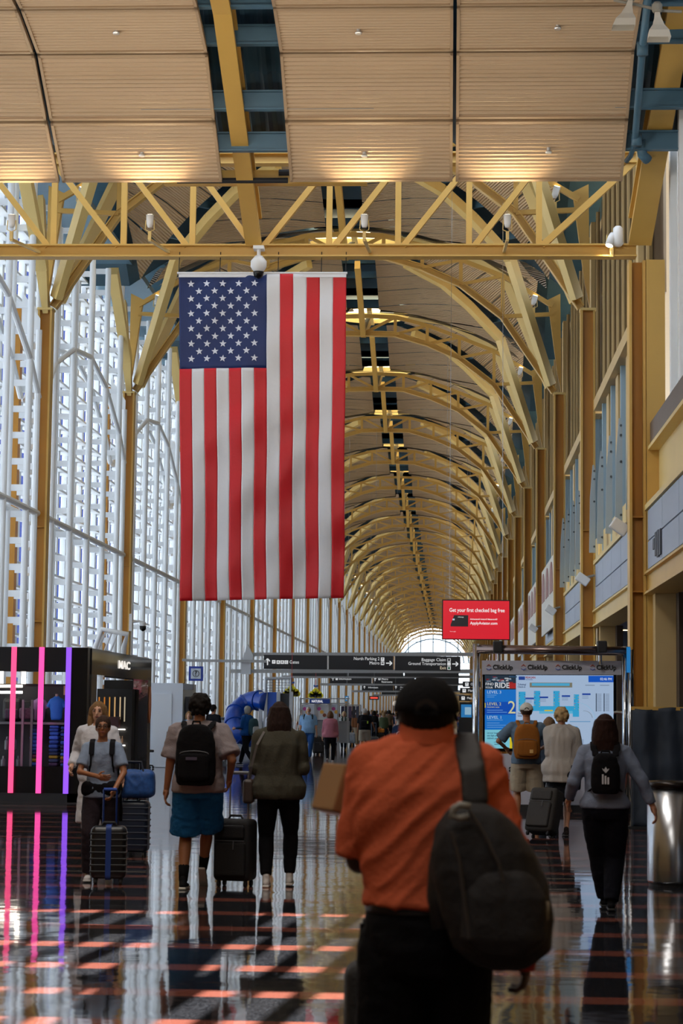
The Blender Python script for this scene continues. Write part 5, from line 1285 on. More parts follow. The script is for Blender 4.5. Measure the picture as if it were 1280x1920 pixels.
        if top.get('collar'):
            q = MB(); n = 20; zt_ = .862*H; vs = []
            for z_, ra in ((.838*H, .078), (.866*H, .07), (.868*H, .064)):
                for k in range(n): vs.append((ra*hs*b*math.cos(2*PI*k/n), off(.85)+ra*hs*b*math.sin(2*PI*k/n)*1.05, z_+(.012 if z_ > .85*H else 0)))
            q.add(vs, [(i*n+k, i*n+(k+1) % n, (i+1)*n+(k+1) % n, (i+1)*n+k) for i in range(2) for k in range(n)]); q.obj('collar', cm(top['c']), tp, True)
    if hair:
        c = MB(); st = hair['s']; hp = lambda x, y, z: hc+hr @ Vector((x, y, z))*hs
        ball(c, hp(0, -.018, .026), .083*hs, .095*hs, .098*hs, 18, 14)
        if not face: ball(c, hp(0, -.005, .03), .082*hs, .1*hs, .094*hs, 18, 14)
        amp, ff = .004, (60, 60, 20)
        if st == 'short': ball(c, hp(0, -.045, -.03), .066*hs, .058*hs, .05*hs)
        if st == 'buzz': amp = .001
        if st == 'curly':
            rn = random.Random(seed)
            for k in range(130):
                a = rn.random()*2*PI; z_ = rn.uniform(-.07, .105); rad = math.sqrt(max(.1, 1-((z_-.01)/.11)**2)); ball(c, hp(.088*rad*math.cos(a), -.02+.095*rad*math.sin(a) if (not face or math.sin(a) < .4) else -.03, z_), (.014+.008*rn.random())*hs)
            amp = .003
        if st == 'bob': ball(c, hp(0, -.03, -.05), .092*hs, .08*hs, .085*hs); [limb(c, [hp(s*.07, .01, .03), hp(s*.085, -.0, -.05), hp(s*.08, -.01, -.11)], [.028*hs, .032*hs, .024*hs]) for s in (-1, 1)]
        if st == 'long':
            L_ = hair.get('L', .25)
            rings(c, [(0, hc.y-.06, hc.z-L_-.03, .06*hs, .03), (0, hc.y-.065, hc.z-L_*.8, .115*hs, .05), (0, hc.y-.05, hc.z-.09, .112*hs, .075), (0, hc.y-.03, hc.z, .102*hs, .09), (0, hc.y-.03, hc.z+.07*hs, .088*hs, .085)], 18)
            for s in (-1, 1): limb(c, [hp(s*.07, .0, .04), hp(s*.088, -.01, -.05), hp(s*.09, .01 if face else -.02, -.13), hp(s*.085, .03 if face else -.03, -.13-L_*.25)], [.03*hs, .032*hs, .03*hs, .018*hs])
            if hair.get('tail'): limb(c, [hp(.05, -.06, -.1), hp(.1, -.06, -.2), hp(.115, -.06, -.3)], [.045, .035, .015])
        if st == 'bun': ball(c, hp(0, -.06, .09), .04*hs)
        if st == 'tail': limb(c, [hp(0, -.1, .03), hp(0, -.14, -.03), hp(0, -.12, -.14)], [.03*hs, .032*hs, .012*hs])
        mm = fuse(c, max(vox*.8, .006), 1, amp, ff, seed); mm.materials.append(mat('hair '+hair['c'], hair['c'], .75, vary=.35, vscale=50, bump=.4, bscale=120, stretch=(1, 1, .2), spec=.2)); link('hair', mm, body)
        if hair.get('beard'):
            c = MB(); ball(c, hp(0, .045, -.078), .05*hs, .046*hs, .042*hs); mm = fuse(c, max(vox*.8, .006), 1, .003, (60, 60, 60)); mm.materials.append(mat('beard', hair['beard'], .8)); link('beard', mm, body)
    if hat:
        c = MB(); hp = lambda x, y, z: hc+hr @ Vector((x, y, z))*hs
        vs = []; n, m_ = 28, 8                      # cap crown, open below
        for j in range(m_+1):
            a = PI/2*j/m_
            for k in range(n):
                th = 2*PI*k/n; low = -.016 if j == 0 else 0
                vs.append(hp(.091*math.cos(a*.96)*math.cos(th), -.006+.108*math.cos(a*.96)*math.sin(th), .018+.1*math.sin(a)))
        c.add(vs, [(j*n+k, j*n+(k+1) % n, (j+1)*n+(k+1) % n, (j+1)*n+k) for j in range(m_) for k in range(n)]+[tuple(m_*n+k for k in range(n))])
        ht = c.obj('cap', cm(hat['c'], v=.05), body, True); sm = ht.modifiers.new('t', 'SOLIDIFY'); sm.thickness = .008; sm.offset = 1
        c = MB(); dirn = hat.get('peak', 1); vs = []
        for j in range(4):
            for k in range(13):
                th = PI*(.12+.76*k/12); rr = 1+.2*j; vs.append(hp(.09*math.cos(th)*(1+.03*j), dirn*(.1*math.sin(th)+.022*j*(math.sin(th))), .022-.004*j-.01*abs(math.cos(th))*j*.6))
        c.add(vs, [(j*13+k, j*13+k+1, (j+1)*13+k+1, (j+1)*13+k) for j in range(3) for k in range(12)])
        pk = c.obj('cap_peak', cm(hat['c'], v=.05), ht, True); sm = pk.modifiers.new('t', 'SOLIDIFY'); sm.thickness = .005
        if hat.get('hole'):
            c = MB(); pts = [hp(.034*math.cos(PI*k/10), -.118 if k not in (0, 10) else -.116, .022+.036*math.sin(PI*k/10)) for k in range(11)]; c.prism(pts, (0, .012, 0)); c.obj('cap_opening', SKIN[skin] if hat['hole'] is True else mat('hat gap', hat['hole'], .8), ht)
            c = MB(); c.beam(hp(-.036, -.116, .018), hp(.036, -.116, .018), .006, .016); c.obj('cap_strap', cm(hat['c']), ht)
    if shoes:
        for s in (-1, 1):
            an = leg[s][2]; pitch = -.75 if an.z > .075*H else (-.3 if an.z > .06*H else 0); R = Matrix.Rotation(pitch, 3, 'X'); fl_ = an+R @ Vector((0, 0, 0))
            c = MB()
            def fp(x, y, z): return an+R @ Vector((x, y, z))
            RR = R
            ball(c, fp(0, -.025, -.045*hs), .036*hs, .048*hs, .038*hs, 12, 8, RR); ball(c, fp(0, .06, -.05*hs), .04*hs, .08*hs, .03*hs, 12, 8, RR); ball(c, fp(0, .115, -.056*hs), .043*hs, .062*hs, .024*hs, 12, 8, RR); limb(c, [fp(0, -.01, -.03), fp(0, -.008, .015)], [.038*hs, .036*hs])
            mm = fuse(c, min(vox, .011), 1); mm.materials.append(cm(shoes)); so_ = link('shoe', mm, r)
            c = MB(); c.rbox((0, 0, 0), .085*hs, .275*hs, .022, .01, 3); c.v = [tuple(fp(v[0]*(1-.25*(v[1] < 0)), v[1]+.05, v[2]-.072*hs)) for v in c.v]; c.obj('sole', mat('sole '+(sole or shoes), sole or shoes, .6), so_)
            if sock: c = MB(); c.tube([fp(0, -.005, -.01), an+(leg[s][1]-an).normalized()*.13], [.04*hs, .05*hs], 12); c.obj('sock', cm(sock), r, True)
    return dict(o=r, arm=arm, leg=leg, hc=hc, sh=sh, H=H, loc=loc, rz=rz)
def wpt(p, q):                                     # a point in a person's frame to the world
    return Matrix.Translation((p['loc'][0], p['loc'][1], 0)) @ Matrix.Rotation(p['rz'], 4, 'Z') @ Vector(q)

def backpack(p, label, col, w=.3, h=.44, d=.16, zc=None, y=-.2, x=0, pocket=True, straps=True, cat='backpack', col2=None, logo=None, front=True, tilt=0, zip_=True):
    H = p['H']; zc = zc or .7*H
    r = thing('backpack', label, cat, (p['loc'][0], p['loc'][1], 0), p['rz'])
    m = cm(col); m2 = cm(col2) if col2 else m; R = Matrix.Rotation(tilt, 3, 'Y')
    b = MB(); rr = []
    for t in (0, .06, .2, .45, .7, .88, .97, 1):
        sh_ = {0: .8, .06: .93, .2: 1, .45: 1, .7: .95, .88: .82, .97: .6, 1: .35}[t]; rr.append((0, 0, h*(t-.5), w/2*sh_, d/2*(.6+.4*sh_)))
    rings(b, rr, 24, 2.8); b.v = [tuple(R @ Vector(v)+Vector((x, y, zc))) for v in b.v]
    mm = fuse(b, .011, 2, .004, (8, 8, 8), 5); mm.materials.append(m); bd_ = link('main_body', mm, r)
    if pocket:
        q = MB(); rings(q, [(0, -d*.48, h*(t-.5), w/2*.78*s_, d*.22*s_) for t, s_ in ((.08, .75), (.14, 1), (.4, 1), (.5, .92), (.53, .6))], 20, 3); q.v = [tuple(R @ Vector(v)+Vector((x, y, zc))) for v in q.v]
        mm = fuse(q, .011, 1, .002); mm.materials.append(m2); link('pocket', mm, r)
        q = MB(); pts = [Vector((w*.36*math.cos(a), -d*.55-.01, h*.02+h*.05*math.sin(a))) for a in [PI*k/8 for k in range(9)]]; q.tube([R @ v+Vector((x, y, zc)) for v in pts], .004, 6); q.obj('zip', mat('zip', '55585E', .4), bd_)
    if straps:
        for s in (-1, 1):
            sx = p['sh'][s].x*.62; pts = [Vector((sx*.75+x*.5, y+d*.2, zc+h*.42)), Vector((sx, -.1, .835*H)), Vector((sx, -.0, .853*H)), Vector((sx*1.02, .09, .83*H)), Vector((sx*1.05, .145, .76*H)), Vector((sx*1.25, .1, .66*H)), Vector((sx*1.4, -.05, .6*H)), Vector((sx*1.1, y+d*.3, zc-h*.38))]
            q = MB()
            for i in range(len(pts)-1): q.beam(pts[i], pts[i+1], .06 if i < 4 else .025, .016, (0, -1, .2) if i in (0, 3, 4, 5) else (0, 0, 1))
            mm = fuse(q, .012, 2); mm.materials.append(m); link('shoulder_strap', mm, r)
    q = MB(); q.tube([Vector((x-.04, y+d*.1, zc+h*.46)), Vector((x-.03, y+d*.1, zc+h*.55)), Vector((x+.03, y+d*.1, zc+h*.55)), Vector((x+.04, y+d*.1, zc+h*.46))], .01, 8); q.obj('grab_handle', m, r)
    if logo:
        q = MB(); q.box(x+logo[0]-logo[2]/2, x+logo[0]+logo[2]/2, y-d/2-.05, y-d/2-.03, zc+logo[1]-logo[3]/2, zc+logo[1]+logo[3]/2); q.obj('badge', mat('badge '+logo[4], logo[4], .5), r)
    return r
def suitcase(label, loc, rz, w, d, h, col, handle=.4, hard=False, pocket=False, rod='8A8C90', accent=None, tilt=0, rod_gap=.09):
    r = thing('suitcase', label, 'suitcase', (loc[0], loc[1], 0), rz); r.rotation_euler = (tilt, 0, rz)
    m = mat('case '+col, col, .35 if hard else .75, bump=0 if hard else .3, bscale=80); z0 = .055
    b = MB(); b.rbox((0, 0, z0+h/2), w, d, h, .05, 5); sh_ = b.obj('shell', m, r, True)
    q = MB()
    if hard:
        for i in range(7): q.rbox((0, 0, z0+h*(.14+.12*i)), w+.008, d+.008, .02, .006, 2)
        q.obj('ribs', m, sh_)
    else:
        q.rbox((0, -d*.5-.015, z0+h*.36), w*.82, .06, h*.55, .02, 3); q.obj('front_pocket', m, r); q = MB(); q.rbox((0, -d*.5-.01, z0+h*.8), w*.74, .05, h*.22, .02, 3); q.obj('upper_pocket', m, r)
        q = MB(); q.tube([(-w*.4, -d*.5-.045, z0+h*.66), (w*.4, -d*.5-.045, z0+h*.66)], .004, 6); q.tube([(w*.12, -d*.5-.05, z0+h*.66), (w*.12, -d*.5-.055, z0+h*.52)], .006, 6); q.obj('zip', mat('zip', '55585E', .4), r)
    for sx_ in (-1, 1):
        for sy_ in (-1, 1):
            q = MB(); q.lathe((sx_*(w/2-.05)-.012, sy_*(d/2-.05), .028), [(.028, 0), (.028, .024)], 14, 'x'); q.tube([(sx_*(w/2-.05), sy_*(d/2-.05), .03), (sx_*(w/2-.05), sy_*(d/2-.05), z0+.01)], .018, 8); q.obj('wheel', BLKM, r)
    q = MB(); q.tube([(-.07, 0, z0+h-.005), (-.05, 0, z0+h+.03), (.05, 0, z0+h+.03), (.07, 0, z0+h-.005)], .012, 8); q.obj('carry_handle', BLKM, r)
    if handle:
        q = MB(); y_ = d*.32
        for s in (-1, 1): q.tube([(s*rod_gap, y_, z0+h-.02), (s*rod_gap, y_, z0+h+handle)], .009, 8)
        q.tube([(-rod_gap, y_, z0+h+handle), (rod_gap, y_, z0+h+handle)], .016, 10); q.obj('telescopic_handle', mat('rod '+rod, rod, .35, .5), r)
    if accent: q = MB(); q.rbox((0, 0, z0+h/2), accent[1], d+.02, h+.02, .04, 4); q.obj('luggage_strap', mat('strap '+accent[0], accent[0], .6), r)
    return r
# ================================================================ who is in the hall
def at(px, py): g = G(px, py); return (g.x, g.y)
# 1 the man in the orange polo shirt
x1 = P(798, 1500, 6.2).x
H1 = 1.80
p1 = person('person in an orange polo shirt and dark cap walking away, nearest in the picture', (x1, 6.25), 0, H1, 'm', 'dark', 1.13, .009, shoulder=.166, hip=.84, head_z=-.085,
    hands={-1: (-.23, .26, 1.33), 1: (.30, .04, .86)}, poles={-1: (.1, -.8, -.9), 1: (.25, -1, 0)}, palms={-1: (.6, .2, .3)}, feet={-1: (-.13, -.08, .08), 1: (.11, .06, .08)},
    top=dict(c='CC6444', e=.018, hem=.572, sleeve=.95, se=.02, flare=.02, collar=True, amp=.009, f=(10, 4, 4, -.9), v=.06, n='polo_shirt'), bottom=dict(k='pants', c='0E0E12', e=.014, leg=.014, w=.58, belt='1A1614', hem=.075),
    hair=dict(s='buzz', c='16100E'), hat=dict(c='141418', peak=1, hole='221814'), shoes='101012', seed=2, curl=.8, belly=.02)
q = MB(); ball(q, p1['hc']+Vector((.082, -.01, -.02)), .009, .012, .012); o = q.obj('earbud', mat('white earbud', 'E8E8E8', .3), p1['o'], True)
# the backpack hanging from the right shoulder
r = thing('backpack', 'large dark grey backpack slung from one shoulder of the person in orange', 'backpack', (p1['loc'][0], p1['loc'][1], 0), 0)
BPK = mat('worn dark backpack cloth', '17161A', .75, vary=.35, vscale=9, bump=.5, bscale=18)
q = MB(); prof = [(0, .30), (.03, .55), (.12, .85), (.3, 1), (.5, 1.02), (.7, .93), (.85, .74), (.95, .48), (1, .25)]
z0_, z1_ = P(920, 1812, 6.0).z, P(880, 1508, 6.0).z; xb, xt = P(930, 1700, 6.0).x-x1, P(884, 1520, 6.0).x-x1
rings(q, [(xt+(xb-xt)*min(1, (1-t)*1.3)+.02*(1-t), -.27, z0_+(z1_-z0_)*t, .160*s_, .12*s_**.6) for t, s_ in prof], 26, 2.6)
mm = fuse(q, .009, 3, .006, (7, 7, 6), 9); mm.materials.append(BPK); link('main_body', mm, r)
q = MB(); rings(q, [(xb+.02, -.37, z0_+(z1_-z0_)*t, .12*s_, .045*s_) for t, s_ in ((.1, .6), (.2, 1), (.45, 1), (.58, .7), (.62, .3))], 22, 2.6); mm = fuse(q, .009, 2, .003, seed=4); mm.materials.append(BPK); link('pocket', mm, r)
q = MB(); cv = [(1024, 1690), (1019, 1725), (1004, 1758), (980, 1785), (952, 1800)]; q.tube([P(a, b_, 5.9)-Vector((x1, 6.25, 0)) for a, b_ in cv], [.009, .013, .014, .013, .008], 8); q.obj('reflective_piping', mat('grey piping', '8A8578', .5), r, True)
for k, cv in enumerate(([(880, 1520), (905, 1560), (935, 1620), (950, 1700)], [(845, 1560), (860, 1610), (872, 1700), (880, 1760)])):
    q = MB(); q.tube([P(a, b_, 5.85)-Vector((x1, 6.25, 0)) for a, b_ in cv], .006, 6); q.obj('zip', mat('worn zip', '3A383A', .5), r)
q = MB(); st = [(873, 1408, 6.22), (880, 1420, 6.08), (886, 1445, 6.03), (892, 1510, 6.0)]
pts = [P(a, b_, c_)-Vector((x1, 6.25, 0)) for a, b_, c_ in st]; pts = [Vector((pts[0].x+.0, .15, 1.34)), Vector((pts[0].x, .08, 1.51)), Vector((pts[0].x, -.01, 1.535))]+pts[1:]
for i in range(len(pts)-1): q.beam(pts[i], pts[i+1], .078, .022, (0, -1, .3) if i > 1 else (0, .5, 1))
mm = fuse(q, .009, 3); mm.materials.append(mat('strap webbing', '1C1A1C', .6)); link('shoulder_strap', mm, r)
q = MB(); c = P(843, 1527, 5.98)-Vector((x1, 6.25, 0)); q.tube([P(a, b_, 5.86)-Vector((x1, 6.25, 0)) for a, b_ in ((882, 1512), (862, 1509), (850, 1516), (846, 1530), (862, 1534), (880, 1530))], .010, 8); q.obj('grab_handle', mat('grey grab handle', '8A8A86', .5), r, True)
q = MB(); q.tube([P(a, b_, 6.0)-Vector((x1, 6.25, 0)) for a, b_ in ((835, 1570), (826, 1620), (822, 1680), (830, 1740))], [.03, .035, .035, .03], 8); q.obj('loose_strap', mat('strap webbing', '1C1A1C', .6), r, True)
# the parcel in the left hand
r = thing('cardboard_parcel', 'brown cardboard parcel carried in the left hand of the person in orange', 'box', P(640, 1482, 6.52), .45)
R = Matrix.Rotation(.28, 3, 'Y'); q = MB(); q.rbox((0, 0, 0), .10, .18, .15, .006, 2, rot=R); q.obj('carton', mat('corrugated cardboard', '9A744C', .8, vary=.08), r)
q = MB(); q.rbox((0, 0, 0), .035, .184, .154, .004, 2, rot=R); q.obj('packing_tape', mat('packing tape', 'A88558', .3), r)
q = MB(); wp = p1['arm'][1][2]; hh = Vector((x1, 6.25, 0))+wp
r = thing('drink_cup', 'cup with a red lid held low in the right hand of the person in orange', 'cup', P(986, 1800, 6.2)); q.lathe((0, 0, 0), [(.028, -.03), (.031, .0), (.031, .012)], 20, 'z'); q.obj('red_lid', mat('red plastic', 'B02418', .35), r, True); q = MB(); q.lathe((0, 0, .012), [(.028, 0), (.02, .06)], 16); q.obj('cup_body', mat('clear pale cup', 'B8A8A0', .3), r, True)
g = P(678, 1900, 6.7); suitcase('black suitcase rolling at the left side of the person in orange', (P(730, 1900, 6.95).x, 6.95), .1, .30, .2, .72, '141518', .12, False, rod='17181C')

# 2 grey T-shirt, blue shorts
l2 = at(368, 1668)
p2 = person('person with black hair in a grey T-shirt and blue shorts pulling a suitcase', l2, 0, 1.77, 'm', 'tan', 1.1, .011,
    hands={-1: (-.31, .06, .80), 1: (.27, .08, .98)}, poles={1: (.5, -.9, -.3)}, feet={-1: (-.12, -.0, .085), 1: (-.0, .45, .11)},
    top=dict(c='8C8284', e=.026, hem=.49, sleeve=.85, se=.035, flare=.03, amp=.007, f=(6, 6, 10), n='t_shirt'), bottom=dict(k='shorts', c='1F5F96', L=.46, e=.03, leg=.045, n='shorts', amp=.006), hair=dict(s='curly', c='17120F'), shoes='1A1A1C', sole='D8D4CC', sock='101012', seed=5)
backpack(p2, 'black school backpack on the person in the grey T-shirt', '111114', .36, .54, .2, zc=1.21, y=-.235, logo=(-.02, -.03, .1, .026, '4A4458'))
suitcase('black soft suitcase beside the person in blue shorts', (at(440, 1662)[0], at(440, 1662)[1]), -.25, .36, .25, .56, '131316', .42, False)
# 3 olive jacket
l3 = at(519, 1663)
p3 = person('person with long brown hair in an olive jacket and black leggings', l3, .05, 1.70, 'f', 'light', 1.08, .011,
    hands={-1: (-.1, .22, 1.08), 1: (.12, .22, 1.1)}, poles={-1: (-.35, -.6, -.6), 1: (.35, -.6, -.6)}, feet={-1: (-.1, -.03, .08), 1: (.11, .1, .09)},
    top=dict(c='46443A', e=.045, hem=.475, sleeve=1.85, se=.035, flare=.03, amp=.012, f=(7, 7, 3), n='jacket'), bottom=dict(k='pants', c='121216', e=.012, leg=.012, L=.96), hair=dict(s='long', c='2C1E1A', L=.2, tail=True), shoes='CFCBC8', sole='D8D4D0', seed=7)
r = thing('shoulder_bag', 'small brown shoulder bag on a long strap beside the olive jacket', 'handbag', (l3[0], l3[1], 0)); q = MB(); q.rbox((-.27, -.02, .87), .1, .2, .22, .03, rot=None); q.obj('bag_body', mat('brown leather', '40342E', .5), r)
q = MB(); pts = [(-.27, -.03, .95), (-.24, -.13, 1.1), (-.19, -.16, 1.3), (-.13, -.1, 1.42)]; 
for i in range(3): q.beam(pts[i], pts[i+1], .02, .008, (0, 1, 0))
q.obj('bag_strap', mat('grey strap', '6E6A68', .5), r)
# 4 blond woman facing us, 5 woman with glasses
l4 = at(178, 1607)
p4 = person('person with blond hair in a long white coat walking towards us', l4, PI, 1.70, 'f', 'fair', 1.0, .012, hands={-1: (-.30, .12, .86), 1: (.26, .14, .98)}, face=True, feet={-1: (-.09, .12, .09), 1: (.08, -.1, .1)},
    top=dict(c='C9C9D0', e=.03, hem=.47, sleeve=1.85, se=.028, skirt=.22, n='white_coat', amp=.008), bottom=dict(k='pants', c='8E8A90', e=.01), hair=dict(s='long', c='7A5C3C', L=.19), shoes='B8B4B0', seed=8)
lw = wpt(p4, p4['arm'][-1][2]); suitcase('navy suitcase pulled beside the person in the white coat', (lw.x+.08, lw.y+.25), PI, .38, .24, .56, '182236', .42, True, rod='1A1A1E')
r = thing('tote_bag', 'blue patterned tote bag strapped on the navy suitcase', 'bag', (lw.x+.12, lw.y+.2, .8)); q = MB(); q.rbox((0, 0, 0), .42, .26, .3, .07, 5); mm = fuse(q, .012, 2, .008, (6, 6, 6)); mm.materials.append(mat('blue quilted cloth', '1E4E92', .6, vary=.7, vscale=34)); link('bag_body', mm, r)
q = MB(); q.tube([(-.1, -.1, .12), (-.07, -.08, .24), (.07, -.08, .24), (.1, -.1, .12)], .012, 8); q.obj('handle', mat('navy strap', '161E30', .6), r)
l5 = at(187, 1650)
p5 = person('person with glasses in a pale blue T-shirt walking towards us', l5, PI+.1, 1.55, 'f', 'tan', .96, .011, hands={-1: (-.13, .25, .85), 1: (.02, .26, .98)}, poles={-1: (-1, -.6, 0), 1: (1, -.5, -.2)}, face=True, feet={-1: (-.07, -.2, .12), 1: (.1, .15, .08)},
    top=dict(c='8797B0', e=.02, hem=.5, sleeve=.75, se=.014, n='t_shirt'), bottom=dict(k='pants', c='2A2228', e=.02, leg=.025), hair=dict(s='bun', c='3A2820'), shoes='C8C4C4', seed=9, lean=.05)
f5 = lambda x, y, z: p5['hc']+Vector((x, y, z))*.9
q = MB()
for s in (-1, 1): q.tube([f5(s*.031+.024*math.cos(2*PI*k/12), .1, .01+.019*math.sin(2*PI*k/12)) for k in range(13)], .003, 6)
q.tube([f5(-.008, .102, .014), f5(.008, .102, .014)], .003, 6); q.obj('eyeglasses', mat('dark glasses frame', '1A1416', .3), p5['o'])
backpack(p5, 'black rucksack worn by the person with glasses, straps in front', '15151A', .3, .42, .16, zc=1.08, y=-.2)
q = MB(); q.rbox((0, .0, .86), .36, .27, .14, .05); mm = fuse(q, .012, 2, .008); mm.materials.append(cm('141318')); r = thing('tied_jacket', 'black jacket tied round the waist of the person with glasses', 'jacket', (l5[0], l5[1], 0), PI); link('waist_wrap', mm, r)
q = MB(); 
for sx_ in (-.1, .12): rings(q, [(sx_, -.1, .55, .09, .03), (sx_, -.1, .75, .08, .04), (sx_, -.1, .86, .06, .05)], 14)
mm = fuse(q, .012, 2, .006); mm.materials.append(cm('141318')); link('hanging_panel', mm, r)
rw = wpt(p5, p5['arm'][-1][2]); suitcase('black ribbed cabin suitcase with a blue strap in front of the person with glasses', (rw.x+.0, l5[1]-.45), .12, .33, .22, .48, '15161A', .33, True, rod='1C3C88', accent=('1B3E8C', .03), rod_gap=.06)
# 6..8 at the directory
l6 = at(986, 1548)
p6 = person('person in a white cap and khaki shorts reading the directory', l6, 0, 1.78, 'm', 'tan', 1.08, .013, hat=dict(c='C8C4BC', peak=1, hole='3A2A20'), feet={-1: (-.13, 0, .085), 1: (.15, 0, .085)}, hands={-1: (-.28, .25, 1.1), 1: (.2, .25, 1.1)}, poles={-1: (-1, -.3, -.5), 1: (1, -.3, -.5)},
    top=dict(c='5A6E82', e=.024, hem=.5, sleeve=.85, se=.03, n='t_shirt'), bottom=dict(k='shorts', c='A89C88', L=.45, e=.028, leg=.035, n='shorts'), hair=dict(s='buzz', c='3A2A20'), shoes='3A3A40', sole='C0BCB4', seed=11)
backpack(p6, 'tan brown backpack on the person in the white cap', '8A5420', .38, .5, .2, zc=1.22, y=-.235, logo=(.06, -.14, .05, .05, 'C8A060'))
l7 = at(1052, 1568)
p7 = person('person with curly blond hair in a loose grey cardigan and black skirt', l7, .05, 1.72, 'f', 'light', 1.0, .013, feet={-1: (-.1, .25, .085), 1: (.06, -.05, .085)}, hands={-1: (-.12, .2, 1.05), 1: (.24, .02, .86)},
    top=dict(c='A29C96', e=.05, hem=.42, sleeve=1.8, se=.04, flare=.05, amp=.014, f=(9, 9, 2), n='cardigan'), bottom=dict(k='skirt', c='17171C', L=.27, n='skirt'), hair=dict(s='curly', c='A88C62'), shoes='2A2220', seed=13)
g7 = at(1012, 1570); suitcase('dark brown-grey suitcase leaning towards the person in the cardigan', (g7[0], g7[1]), -.55, .40, .26, .60, '26221F', .3, False, tilt=-.35)
r = thing('folded_jacket', 'black jacket draped over the hand of the person in the cardigan', 'jacket', (l7[0], l7[1], 0)); q = MB(); rings(q, [(.02, -.14, .74, .1, .05), (.05, -.14, .84, .16, .07), (.12, -.12, .94, .12, .06), (.16, -.08, 1.0, .05, .04)], 16); rings(q, [(.2, -.1, .62, .04, .03), (.19, -.1, .75, .06, .04), (.17, -.1, .9, .07, .05)], 14); mm = fuse(q, .012, 2, .01, (8, 8, 8)); mm.materials.append(cm('1A1B22')); link('jacket_cloth', mm, r)
l8 = at(1029, 1530)
p8 = person('person with light brown hair between the white cap and the cardigan', l8, 0, 1.58, 'f', 'light', .95, .014, top=dict(c='2C3440', sleeve=1.5), bottom=dict(k='pants', c='20242C'), hair=dict(s='long', c='7A6048', L=.12), seed=14)
# 9 dark haired woman with the striped small backpack
l9 = at(1134, 1708)
p9 = person('person with dark brown hair in a pale blue shirt, right of the directory', l9, -.05, 1.62, 'f', 'light', 1.06, .011, feet={-1: (-.0, .25, .085), 1: (.05, -.03, .085)}, hands={-1: (-.3, .12, .9), 1: (.42, -.02, .80)}, poles={1: (.6, -.8, .2)},
    top=dict(c='77839A', e=.024, hem=.52, sleeve=1.85, se=.022, n='shirt'), bottom=dict(k='pants', c='12141E', e=.02, leg=.03, hem=.06), hair=dict(s='long', c='2A1712', L=.26), shoes='0F0F12', seed=15)
bp9 = backpack(p9, 'small black backpack with white stripes on the pale blue shirt', '101014', .235, .33, .13, zc=1.13, y=-.195, pocket=False)
WM = mat('white print', 'D0D4DC', .5)
for i in range(3): q = MB(); q.box(-.024+.022*i-.007, -.024+.022*i+.007, -.278, -.262, 1.045-.0, 1.115-.012*i+.01); q.obj('stripe', WM, bp9)
q = MB()
for a in (-.7, 0, .7): q.prism([Vector((.0, -.268, 1.135)), Vector((.02*math.sin(a)-.012*math.cos(a), -.268, 1.135+.03*math.cos(a))), Vector((.045*math.sin(a), -.268, 1.135+.052*math.cos(a))), Vector((.02*math.sin(a)+.012*math.cos(a), -.268, 1.135+.03*math.cos(a)))], (0, .004, 0))
q.obj('leaf_emblem', WM, bp9)

# the middle distance
def mid(px, py, lb, **k):
    l = at(px, py); Hs = k.pop('H', 1.72); k.setdefault('vox', .02); return person(lb, l, k.pop('rz', 0), Hs, **k)
wlk = {-1: (-.07, .22, .09), 1: (.08, -.2, .13)}; wlk2 = {-1: (-.07, -.2, .13), 1: (.08, .22, .09)}
m1 = mid(462, 1436, 'person with grey hair in a bright blue jacket and black trousers with bags', H=1.78, rz=1.0, sex='f', skin='light', build=1.05, feet={-1: (-.07, -.3, .12), 1: (.08, .3, .09)}, top=dict(c='1A4C8E', sleeve=1.8, e=.03, hem=.5, n='jacket'), bottom=dict(k='pants', c='16161C'), hair=dict(s='bob', c='9A9A98'), shoes='2A2A30', sole='C8C8CC', hands={-1: (-.2, .3, 1.1), 1: (.2, .3, 1.1)})
backpack(m1, 'teal and white tote hanging on the back of the blue jacket', '35505A', .36, .5, .2, zc=1.15, y=-.24, x=0, straps=False, cat='bag', col2='B8BEC4')
m2 = mid(508, 1432, 'person with a blue face mask behind the olive jacket', rz=PI-.5, sex='f', skin='fair', face=True, top=dict(c='B8BCC8', sleeve=1.6), bottom=dict(k='pants', c='30343C'), hair=dict(s='bob', c='6A4E38'))
q = MB(); ball(q, m2['hc']+Vector((0, .065, -.045)), .055, .045, .045); q.obj('face_mask', mat('mask blue', '4AA0D0', .6), m2['o'], True)
m3 = mid(577, 1424, 'person with a white beard in a light blue patterned shirt and jeans', H=1.80, rz=PI, skin='light', build=1.15, face=True, feet=wlk, belly=.04, top=dict(c='7FA6D0', sleeve=.95, e=.03, hem=.5, v=.35, n='patterned_shirt'), bottom=dict(k='pants', c='244A82', e=.02), hair=dict(s='buzz', c='B0A8A0', beard='C8C4BE'), shoes='4A4A50')
backpack(m3, 'dark grey rucksack with straps over the light blue patterned shirt', '2A2E30', .32, .5, .2, zc=1.3, y=-.25)
suitcase('black suitcase behind the person in jeans', (at(596, 1415)[0], at(596, 1415)[1]), .2, .4, .26, .62, '17171A', .35)
m4 = mid(618, 1431, 'person in a pink jacket and black trousers walking away', H=1.66, sex='f', skin='light', build=1.12, feet=wlk2, top=dict(c='A86A78', sleeve=1.85, e=.035, hem=.49, flare=.03, n='jacket'), bottom=dict(k='pants', c='17171B', e=.012), hair=dict(s='bob', c='6E4A34'), shoes='B0A8A8')
m5 = mid(600, 1405, 'person with long dark hair in navy behind the pink jacket', H=1.7, rz=PI-.4, sex='f', skin='tan', face=True, top=dict(c='1E2A4A', sleeve=.7), bottom=dict(k='pants', c='1A1A20'), hair=dict(s='long', c='1E1614', L=.25))
